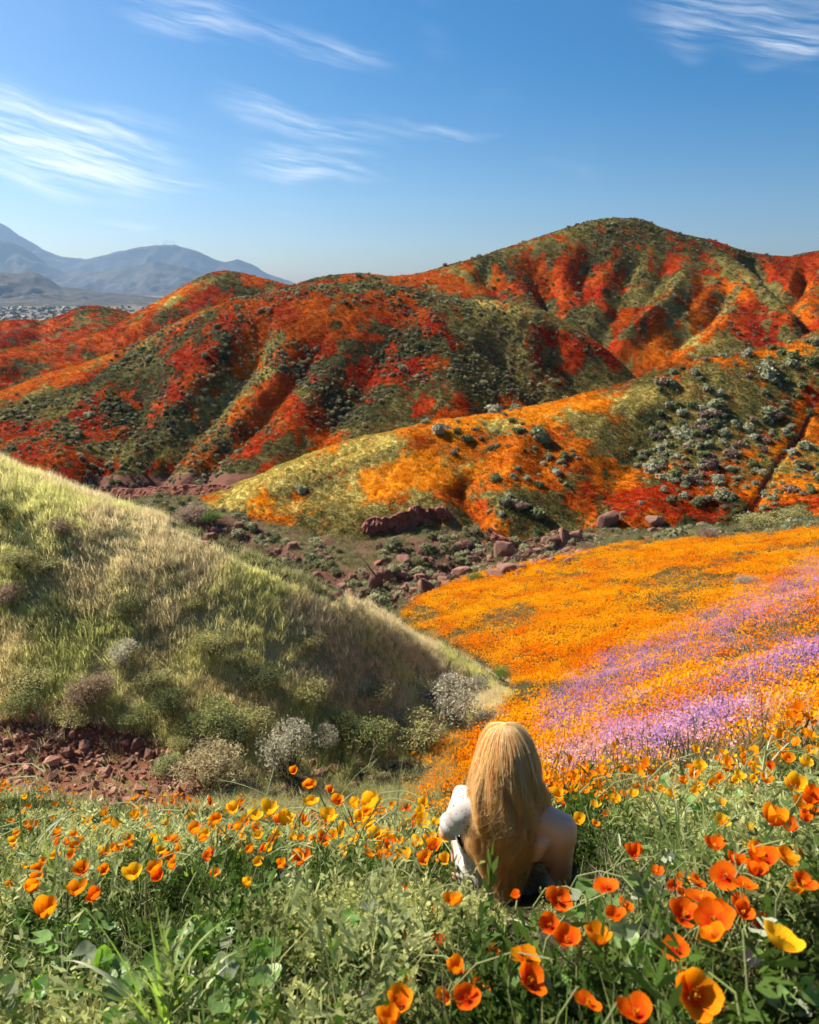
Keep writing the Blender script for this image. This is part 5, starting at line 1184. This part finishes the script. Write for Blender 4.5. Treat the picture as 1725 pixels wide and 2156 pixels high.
for args in [(350, 2190, 1960, 40, 'biggest tuft of broad grass at the bottom left'), (120, 1900, 1745, 8, 'tall grass blades left of the poppy pair'), (440, 1850, 1760, 12, 'broad green grass in the middle of the left bed'), (415, 1890, 1790, 10, 'grass blades behind the yellow and red pair'), (480, 1840, 1700, 5, 'grass leaning across the left end of the row'), (350, 1850, 1760, 7, 'arching grass left of the bed centre'), (670, 1790, 1605, 4, 'arching grass beside the tallest poppy'), (735, 1780, 1640, 5, 'arched blade standing in the poppy row'), (830, 1760, 1640, 6, 'grass left of the woman'), (20, 1880, 1740, 9, 'thin grass at the left edge'), (60, 1820, 1690, 8, 'upright grass near the left edge'), (240, 1820, 1730, 7, 'grass among the small left poppies'), (1440, 1840, 1700, 12, 'pale arching grass clump right of the woman'), (1480, 1830, 1720, 9, 'green grass clump beside the pale arching one'), (1330, 1830, 1760, 6, 'short grass close right of the woman'), (1690, 1680, 1540, 7, 'stiff grass at the upper right edge'), (1600, 1690, 1560, 6, 'grass among the upper right poppies'), (1150, 2070, 1960, 5, 'blurred grass left of the bottom poppies'), (880, 2130, 2030, 5, 'grass at the bottom edge in the middle'), (1590, 1800, 1690, 6, 'grass between the right poppies'), (230, 1960, 1840, 6, 'pale arching blades left of the biggest tuft')]: grass_clump(*args)

# ------------------------------------------------------------------ far small things
HOUSEM = simple_mat('far_house_wall', (.30, .27, .23), .4, .02, .9, .1, rnd=.5); FTREE = simple_mat('far_tree_leaf', (.09, .10, .06), .3, .05, .9, .1, rnd=.4)
def far_town():
    hb = MB(); V = [(-.5, -.5, 0), (.5, -.5, 0), (.5, .5, 0), (-.5, .5, 0), (-.5, -.5, .5), (.5, -.5, .5), (.5, .5, .5), (-.5, .5, .5), (-.5, 0, .8), (.5, 0, .8)]
    hb.add(V, [(0, 1, 5, 4), (1, 2, 6, 5), (2, 3, 7, 6), (3, 0, 4, 7), (4, 5, 9, 8), (6, 7, 8, 9), (5, 6, 9), (7, 4, 8)], (0, 0, 0, 0))
    tb = MB(); rr = np.random.default_rng(4)
    for i in range(30): d = rr.normal(size=3); d /= np.linalg.norm(d); tb.quad(d * .4 + np.array([0, 0, .5]), d, .4, .5, (0, 0, 0, 0), rr)
    n = 600; y = RNG.uniform(900, 2100, n); x = RNG.uniform(-.72, -.15, n) * y
    scatter('far_town', [hb.mesh('house', HOUSEM, False)], np.c_[x, y, np.full(n, -61.)], RNG.uniform(0, 3, n), RNG.uniform(5, 13, n), np.ones((n, 3)), 'pale houses of a far town on the plain', 'town', 0)
    n = 700; y = RNG.uniform(700, 2200, n); x = RNG.uniform(-.75, -.1, n) * y
    scatter('far_trees', [tb.mesh('tree', FTREE, False)], np.c_[x, y, np.full(n, -61.)], RNG.uniform(0, 3, n), RNG.uniform(6, 12, n), np.ones((n, 3)), 'dark trees between the far houses on the plain', 'trees', 0)
far_town()
MASTM = simple_mat('mast_steel', (.25, .25, .27), .1, 1, .6, .3, rnd=0)
for i, (u, hgt) in enumerate([(346, 22), (352, 30), (359, 26), (366, 20)]):
    X, Y, Z = wpt(u, 516, 9480); m = MB(); m.tube([(0, 0, -30), (0, 0, hgt * 2.2)], [2.4, 1.6], (0, 0, 0, 0), 4)
    for q in (.5, .75, .95): m.tube([(-7, 0, hgt * 2.2 * q), (7, 0, hgt * 2.2 * q)], [.9, .9], (0, 0, 0, 0), 4)
    tag(place('radio_mast', m.mesh('mast', MASTM), (X, Y, Z)), ['leftmost thin mast on the far mountain summit', 'tallest thin mast on the far mountain summit', 'third mast from the left on the far summit', 'rightmost short mast on the far mountain summit'][i], 'mast')
# ------------------------------------------------------------------ the woman among the flowers
def capsule(bm, p0, r0, p1, r1, n=12, flat=None):
    """closed tapered capsule between two joints; flat = (axis vector, factor) squeezes it"""
    p0, p1 = Vector(p0), Vector(p1); t = (p1 - p0); L = max(t.length, 1e-4); t = t / L
    a = t.orthogonal().normalized(); b = t.cross(a); rings = []
    prof = [(-r0 * math.cos(q), r0 * math.sin(q)) for q in np.linspace(.25, math.pi / 2, 4)] + [(L + r1 * math.cos(q), r1 * math.sin(q)) for q in np.linspace(math.pi / 2, .25, 4)]
    for (s, r) in prof:
        ring = []
        for k in range(n):
            q = 2 * math.pi * k / n; o = (a * math.cos(q) + b * math.sin(q)) * r
            if flat: ax = Vector(flat[0]).normalized(); o = o - ax * o.dot(ax) * (1 - flat[1])
            ring.append(bm.verts.new(p0 + t * s + o))
        rings.append(ring)
    for i in range(len(rings) - 1):
        for k in range(n): bm.faces.new((rings[i][k], rings[i][(k + 1) % n], rings[i + 1][(k + 1) % n], rings[i + 1][k]))
    bm.faces.new(rings[0][::-1]); bm.faces.new(rings[-1])
def loft(bm, rows, n=20):
    """closed body section: rows of (centre, half width vector, half depth vector)"""
    rings = []
    for c, a, b in rows:
        c, a, b = Vector(c), Vector(a), Vector(b)
        rings.append([bm.verts.new(c + a * math.cos(2 * math.pi * k / n) + b * math.sin(2 * math.pi * k / n)) for k in range(n)])
    for i in range(len(rings) - 1):
        for k in range(n): bm.faces.new((rings[i][k], rings[i][(k + 1) % n], rings[i + 1][(k + 1) % n], rings[i + 1][k]))
    bm.faces.new(rings[0][::-1]); bm.faces.new(rings[-1])
def gz1(x, y): return float(G.z(np.array([x]), np.array([y]))[0])

pb = bmesh.new()
SR, SL = Vector((.482, 1.740, -1.622)), Vector((.192, 1.802, -1.608))
sd_ = (SR - SL).normalized()
def sec(x, y, z, a, b, tw=.0): return ((x, y, z), (a * math.cos(tw), -a * math.sin(tw), 0), (b * math.sin(tw), b * math.cos(tw), 0))
loft(pb, [sec(.355, 1.985, -2.12, .12, .09, .1), sec(.355, 1.975, -2.05, .172, .125, .12), sec(.352, 1.955, -1.97, .15, .112, .14), sec(.348, 1.93, -1.89, .124, .098, .15), sec(.346, 1.892, -1.81, .140, .102, .16), sec(.337, 1.855, -1.735, .152, .104, .16), sec(.329, 1.82, -1.675, .150, .094, .16), sec(.326, 1.80, -1.63, .142, .078, .16), sec(.322, 1.79, -1.592, .098, .060, .16), sec(.320, 1.787, -1.56, .058, .050, .1)])
capsule(pb, (.320, 1.788, -1.60), .052, (.317, 1.808, -1.47), .047)
for s in (0, 1):                                            # shoulders to the neck (trapezius)
    capsule(pb, SR if s == 0 else SL, .045, (.322, 1.79, -1.562), .050)
ER, WR = Vector((.512, 1.81, -1.885)), Vector((.47, 2.03, -1.93)); EL, WL = Vector((.140, 1.98, -1.86)), Vector((.22, 2.17, -1.93))
for S, E, Wp in ((SR, ER, WR), (SL, EL, WL)):
    capsule(pb, S, .047, S + (E - S) * .45, .041); capsule(pb, S + (E - S) * .45, .041, E, .034); capsule(pb, E, .037, E + (Wp - E) * .35, .036); capsule(pb, E + (Wp - E) * .35, .036, Wp, .023)
    capsule(pb, S + (E - S) * .03, .050, S + (E - S) * .24, .047)
capsule(pb, SR + Vector((-.01, .01, -.03)), .046, (.455, 1.82, -1.80), .050); capsule(pb, SL + Vector((.01, .01, -.03)), .046, (.225, 1.85, -1.80), .050)
# shoulder blades
capsule(pb, (.420, 1.725, -1.66), .028, (.405, 1.745, -1.735), .024); capsule(pb, (.245, 1.755, -1.65), .028, (.26, 1.765, -1.73), .024)
# hands on the knees: palm, four fingers, thumb
for Wp, sx in ((WR, -1), (WL, 1)):
    d = Vector((.05 * sx, .85, -.35)).normalized(); sdv = d.cross(Vector((0, 0, 1))).normalized(); dn = d.cross(sdv)
    capsule(pb, Wp, .022, Wp + d * .075, .030, flat=(dn, .55))
    for k, ln in enumerate((.062, .074, .078, .068)):
        f0 = Wp + d * .085 + sdv * (.036 - .022 * k) * (1 if sx > 0 else -1) * -1; f1 = f0 + (d + Vector((0, 0, -.15))).normalized() * ln * .55; f2 = f1 + (d + Vector((0, 0, -.8))).normalized() * ln * .45
        capsule(pb, f0 - d * .015, .0095, f1, .0085, 8); capsule(pb, f1, .0085, f2, .007, 8)
    t0 = Wp + d * .03 + sdv * .026 * sx; t1 = t0 + (d * .6 + sdv * .7 * sx).normalized() * .038; capsule(pb, t0, .011, t1, .009, 8); capsule(pb, t1, .009, t1 + d * .026, .0075, 8)
# legs drawn up in front
KN = []
for hx, kx in ((.44, .475), (.27, .235)):
    hp = Vector((hx, 2.00, -2.06)); kn = Vector((kx, 2.36, -2.06)); ay = 2.50; an = Vector((kx - .01, ay, gz1(kx, ay) + .06)); toe = Vector((kx + .01, ay + .17, gz1(kx, ay + .17) + .03))
    kn.z = max(kn.z, an.z + .36); KN.append((hp, kn, an))
    capsule(pb, hp, .085, hp + (kn - hp) * .5, .074); capsule(pb, hp + (kn - hp) * .5, .074, kn, .052); capsule(pb, kn, .050, kn + (an - kn) * .35, .052); capsule(pb, kn + (an - kn) * .35, .052, an, .034); capsule(pb, an + Vector((0, -.03, -.025)), .032, toe, .026, flat=((0, 0, 1), .8))
# head: skull, jaw, nose, brow, lips, ears
HC = Vector((.316, 1.823, -1.428))
def ell(c, r, n=16):
    mt = Matrix.Translation(c) @ Matrix.Diagonal((*r, 1)); bmesh.ops.create_uvsphere(pb, u_segments=n, v_segments=n // 2 + 2, radius=1, matrix=mt)
ell(HC + Vector((0, 0, .012)), (.074, .092, .094)); ell(HC + Vector((0, .028, -.055)), (.054, .060, .055)); ell(HC + Vector((0, .072, -.095)), (.024, .02, .018))
capsule(pb, HC + Vector((0, .088, .01)), .009, HC + Vector((0, .106, -.032)), .013, 8); ell(HC + Vector((0, .084, -.064)), (.024, .012, .011), 8)
for s in (-1, 1):
    ell(HC + Vector((.030 * s, .078, .022)), (.024, .014, .010), 8); ell(HC + Vector((.040 * s, .066, -.03)), (.022, .02, .02), 8); ell(HC + Vector((.075 * s, .0, -.012)), (.008, .018, .030), 8)
me0 = bpy.data.meshes.new('person_base'); bmesh.ops.recalc_face_normals(pb, faces=pb.faces[:]); pb.to_mesh(me0); pb.free()
tmp = bpy.data.objects.new('person_base', me0); COL.objects.link(tmp)
rm = tmp.modifiers.new('r', 'REMESH'); rm.mode = 'VOXEL'; rm.voxel_size = .0062; rm.use_smooth_shade = True
smo = tmp.modifiers.new('s', 'SMOOTH'); smo.factor = .6; smo.iterations = 7
dg = bpy.context.evaluated_depsgraph_get(); dg.update()
body = bpy.data.meshes.new_from_object(tmp.evaluated_get(dg)); body.name = 'person'
bpy.data.objects.remove(tmp)
body.materials.clear()
sm_, nt, out = new_mat('skin')
tcn = nt.node('ShaderNodeTexCoord'); n1 = nt.noise(tcn.outputs['Object'], 14, 4, .6); vo = nt.node('ShaderNodeTexVoronoi'); vo.inputs['Scale'].default_value = 55; nt.l.new(tcn.outputs['Object'], vo.inputs['Vector'])
c = nt.mix(n1, (.82, .42, .27), (.92, .57, .40)); fr = nt.m('MULTIPLY', nt.smooth(vo.outputs['Distance'], .16, .08), nt.smooth(n1, .45, .6)); c = nt.mix(nt.m('MULTIPLY', fr, .5), c, (.28, .10, .06))
p = bsdf(nt, out, c, .48, .4); p.inputs['Subsurface Weight'].default_value = .12; p.inputs['Subsurface Radius'].default_value = (.02, .008, .004); p.inputs['Subsurface Scale'].default_value = .6
body.materials.append(sm_); body.polygons.foreach_set('use_smooth', np.ones(len(body.polygons), bool))
woman = bpy.data.objects.new('person', body); COL.objects.link(woman)
tag(woman, 'woman with long blonde hair sitting in the flowers, seen from behind', 'person')
eye_m = simple_mat('eye', (.75, .74, .72), .05, 5, .2, .5, rnd=0); lip_m = simple_mat('iris', (.12, .18, .22), .1, 5, .2, .5, rnd=0)
for s in (-1, 1):
    bm = bmesh.new(); bmesh.ops.create_uvsphere(bm, u_segments=12, v_segments=8, radius=.0115); me = bpy.data.meshes.new('eye'); bm.to_mesh(me); bm.free(); me.materials.append(eye_m)
    e = place('eye', me, tuple(HC + Vector((.030 * s, .076, .006))), parent=woman)
    bm = bmesh.new(); bmesh.ops.create_uvsphere(bm, u_segments=10, v_segments=6, radius=.0052); me = bpy.data.meshes.new('iris'); bm.to_mesh(me); bm.free(); me.materials.append(lip_m); place('iris', me, (0, .0082, 0), parent=e)

# dress: low at the back, one shoulder covered
def dseg(p, a, b):
    ab = b - a; t = max(0, min(1, (p - a).dot(ab) / ab.length_squared)); return (p - a - ab * t).length
def in_dress(p):
    if p.z > -1.56 and p.x > .21: return False
    dl = dseg(p, SL, SL + (EL - SL) * .55)
    if dl < .062 and p.x < .225 and p.z < -1.555 - 0 * p.x: return True
    if dseg(p, SR, ER) < .060 and p.x > .455: return False
    if min(dseg(p, ER, WR), dseg(p, EL, WL), dseg(p, SL + (EL - SL) * .5, EL)) < .055 or p.y > 2.22 and p.z > -1.99 and min((p - WR).length, (p - WL).length) < .2: return False
    if p.z < -1.70 - .14 * max(0, 1 - ((p.x - .32) / .17) ** 2) * (1 if p.y < 1.9 else 0) and p.y < 2.42 and (p.y < 2.25 or min(dseg(p, h, k) for h, k, a in KN) < .1): return True
    return p.y > 1.86 and p.z < -1.64 and p.y < 2.2 and abs(p.x - .33) < .16
bm = bmesh.new(); bm.from_mesh(body)
keepv = {v_.index for v_ in bm.verts if in_dress(v_.co)}
bmesh.ops.delete(bm, geom=[f for f in bm.faces if not all(v_.index in keepv for v_ in f.verts)], context='FACES')
for v_ in [q for q in bm.verts if not q.link_faces]: bm.verts.remove(v_)
bm.normal_update()
nrm = {v_: v_.normal.copy() for v_ in bm.verts}
for v_ in bm.verts: v_.co += nrm[v_] * (.007 + .004 * math.sin(v_.co.x * 90 + v_.co.z * 55) * (1 if v_.co.z < -1.72 else .4) + (.0010 * math.sin(v_.co.z * 120 + v_.co.y * 50) - .003) * (1 if v_.co.x < .22 and v_.co.z > -1.75 else 0))
edge = [v_ for v_ in bm.verts if v_.is_boundary]
for _ in range(4): bmesh.ops.smooth_vert(bm, verts=bm.verts[:], factor=.5, use_axis_x=True, use_axis_y=True, use_axis_z=True)
for v_ in bm.verts: v_.co += nrm[v_] * .003
for _ in range(12): bmesh.ops.smooth_vert(bm, verts=edge, factor=.5, use_axis_x=True, use_axis_y=True, use_axis_z=True)
dm = bpy.data.meshes.new('dress'); bm.to_mesh(dm); bm.free()
dmat, nt, out = new_mat('floral_cloth')
tcn = nt.node('ShaderNodeTexCoord'); vo = nt.node('ShaderNodeTexVoronoi'); vo.inputs['Scale'].default_value = 78; nt.l.new(tcn.outputs['Object'], vo.inputs['Vector'])
n1 = nt.noise(tcn.outputs['Object'], 60, 3); msk = nt.smooth(nt.m('ADD', vo.outputs['Distance'], nt.m('MULTIPLY', nt.m('SUBTRACT', n1, .5), .35)), .26, .18)
sel = nt.node('ShaderNodeSeparateColor'); nt.l.new(vo.outputs['Color'], sel.inputs[0])
pat = nt.mix(nt.smooth(sel.outputs[0], .45, .55), (.10, .09, .12), (.42, .10, .12))
bsdf(nt, out, nt.mix(nt.m('MULTIPLY', msk, nt.smooth(sel.outputs[1], .15, .2)), (.56, .54, .52), pat), .85, .2, .15)
dm.materials.append(dmat); dm.polygons.foreach_set('use_smooth', np.ones(len(dm.polygons), bool))
dress = bpy.data.objects.new('dress', dm); COL.objects.link(dress); dress.parent = woman
so = dress.modifiers.new('thick', 'SOLIDIFY'); so.thickness = .004; so.offset = 1
dress['label'] = 'white floral off-shoulder dress, low at the back'

# hair
ZK = np.array([-1.305, -1.313, -1.33, -1.355, -1.39, -1.44, -1.50, -1.58, -1.66, -1.72, -1.78, -1.83, -1.88])
AK = .93 * np.array([.006, .030, .051, .068, .084, .098, .110, .119, .114, .097, .078, .062, .046])
BK = np.array([.006, .030, .056, .080, .096, .104, .102, .090, .072, .062, .052, .044, .036])
YK = np.array([1.836, 1.836, 1.834, 1.830, 1.824, 1.815, 1.803, 1.786, 1.774, 1.768, 1.765, 1.765, 1.765])
XK = np.array([.304, .304, .305, .307, .308, .310, .311, .311, .306, .302, .304, .310, .318])
def env(z, phi, rho):
    i = lambda K: np.interp(-z, -ZK, K)
    w_ = 1 + (.05 * np.sin(phi * 3.1 + z * 26) + .055 * np.sin(phi * 8.5 + 3.5 * np.sin(z * 13)) + .03 * np.sin(phi * 17 + z * 30)) * np.clip((-1.36 - z) * 7, 0, 1)
    rho = rho * w_
    return np.stack([i(XK) + i(AK) * np.sin(phi) * rho, i(YK) - i(BK) * np.cos(phi) * rho, z], -1)
hr = np.random.default_rng(12)
def strands(nclump, per, rad, zend, rho_r, jitter):
    P = []; tone = []
    n = 26; t = np.linspace(0, 1, n)
    for c in range(nclump):
        ph0 = hr.uniform(-2.25, 2.25); rho0 = hr.uniform(*rho_r); ze = hr.uniform(*zend) + .10 * min(1, abs(ph0) / 1.6) * (1 if rho_r[0] < .99 else 0); a1, a2 = hr.uniform(.05, .22), hr.uniform(.02, .09); f1, f2 = hr.uniform(5, 9), hr.uniform(12, 20); p1, p2 = hr.uniform(0, 6.28, 2)
        tn_ = hr.random(); drift = hr.normal(0, .18); pull = .35 if abs(ph0) > 1.2 else 0.0
        for k in range(per):
            ph = ph0 + hr.normal(0, .042); rh = rho0 + hr.normal(0, .018); zz_ = ze + hr.normal(0, .04); tt = t ** 1.15
            z = -1.3055 + (zz_ + 1.3055) * tt
            g = np.clip((tt - .15) / .85, 0, 1)
            phi = ph * (1 - pull * sstep(tt, .35, .9)) + drift * g + (a1 * np.sin(f1 * tt * 2 + p1) + a2 * np.sin(f2 * tt + p2 + k * .02)) * (g * .9 + g ** 2 * .45) + hr.normal(0, jitter) * g
            rr = rh * (1 + .05 * g * np.sin(f1 * 1.3 * tt + p2)) + .015 * g * hr.normal()
            q = env(z, phi, rr[:, None].ravel() if np.ndim(rr) else rr)
            q[:, 0] += hr.normal(0, .004) * (1 - g); q[:, 0] += .016 * g * g * np.sin(10 * tt + p1 + ph); q[:, 1] += .010 * g * g * np.cos(11 * tt + p2)
            P.append(q); tone.append(tn_)
    return np.array(P), tone
H1 = strands(260, 44, .0004, (-1.93, -1.60), (.80, 1.08), .03)
H2 = strands(150, 9, .0004, (-1.86, -1.50), (1.0, 1.14), .22)
HP = np.concatenate([H1[0], H2[0]]); TONE = np.array(H1[1] + H2[1])
hc = bpy.data.hair_curves.new('hair'); hc.add_curves([HP.shape[1]] * len(HP))
hc.attributes['position'].data.foreach_set('vector', HP.astype(np.float32).ravel())
ra = hc.attributes.get('radius') or hc.attributes.new('radius', 'FLOAT', 'POINT')
ra.data.foreach_set('value', np.tile(np.linspace(.00055, .00022, HP.shape[1]), len(HP)).astype(np.float32))
hc.attributes.new('tone', 'FLOAT', 'CURVE').data.foreach_set('value', TONE.astype(np.float32))
hm_, nt, out = new_mat('blonde_hair')
hi = nt.node('ShaderNodeHairInfo')
tv = nt.m('ADD', nt.m('MULTIPLY', nt.attr('tone').outputs['Fac'], .7), nt.m('MULTIPLY', hi.outputs['Random'], .3)); c = nt.mix(nt.smooth(tv, .15, .85), (.86, .46, .14), (1.0, .86, .50))
c = nt.mix(nt.smooth(hi.outputs['Intercept'], .35, 1.0), c, nt.mix(.35, c, (.84, .48, .18)))
bsdf(nt, out, c, .34, .5, .5); hc.materials.append(hm_)
hair = bpy.data.objects.new('hair', hc); COL.objects.link(hair); hair.parent = woman
hair['label'] = 'long loose wavy blonde hair'
zs = np.r_[np.linspace(-1.306, -1.40, 14), np.linspace(-1.41, -1.54, 12)]; ph = np.linspace(-2.2, 2.2, 60)
PV = np.array([env(np.full(60, z), ph, .84 + .025 * np.sin(ph * 17 + 3 * math.sin(z * 14)) * min(1, (-1.306 - z) * 12)) for z in zs])
cap = grid_mesh('hair_underlayer', PV.reshape(-1, 3), len(zs), 60)
cm, nt, out = new_mat('hair_under'); tcn = nt.node('ShaderNodeTexCoord'); mp_ = nt.node('ShaderNodeMapping'); mp_.inputs['Scale'].default_value = (160, 160, 6); nt.l.new(tcn.outputs['Object'], mp_.inputs[0])
n1 = nt.noise(mp_.outputs[0], 1.0, 4, .6); bsdf(nt, out, nt.mix(n1, (.28, .11, .03), (.66, .38, .14)), .5, .3); cap.materials.append(cm)
co = bpy.data.objects.new('hair_underlayer', cap); COL.objects.link(co); co.parent = woman
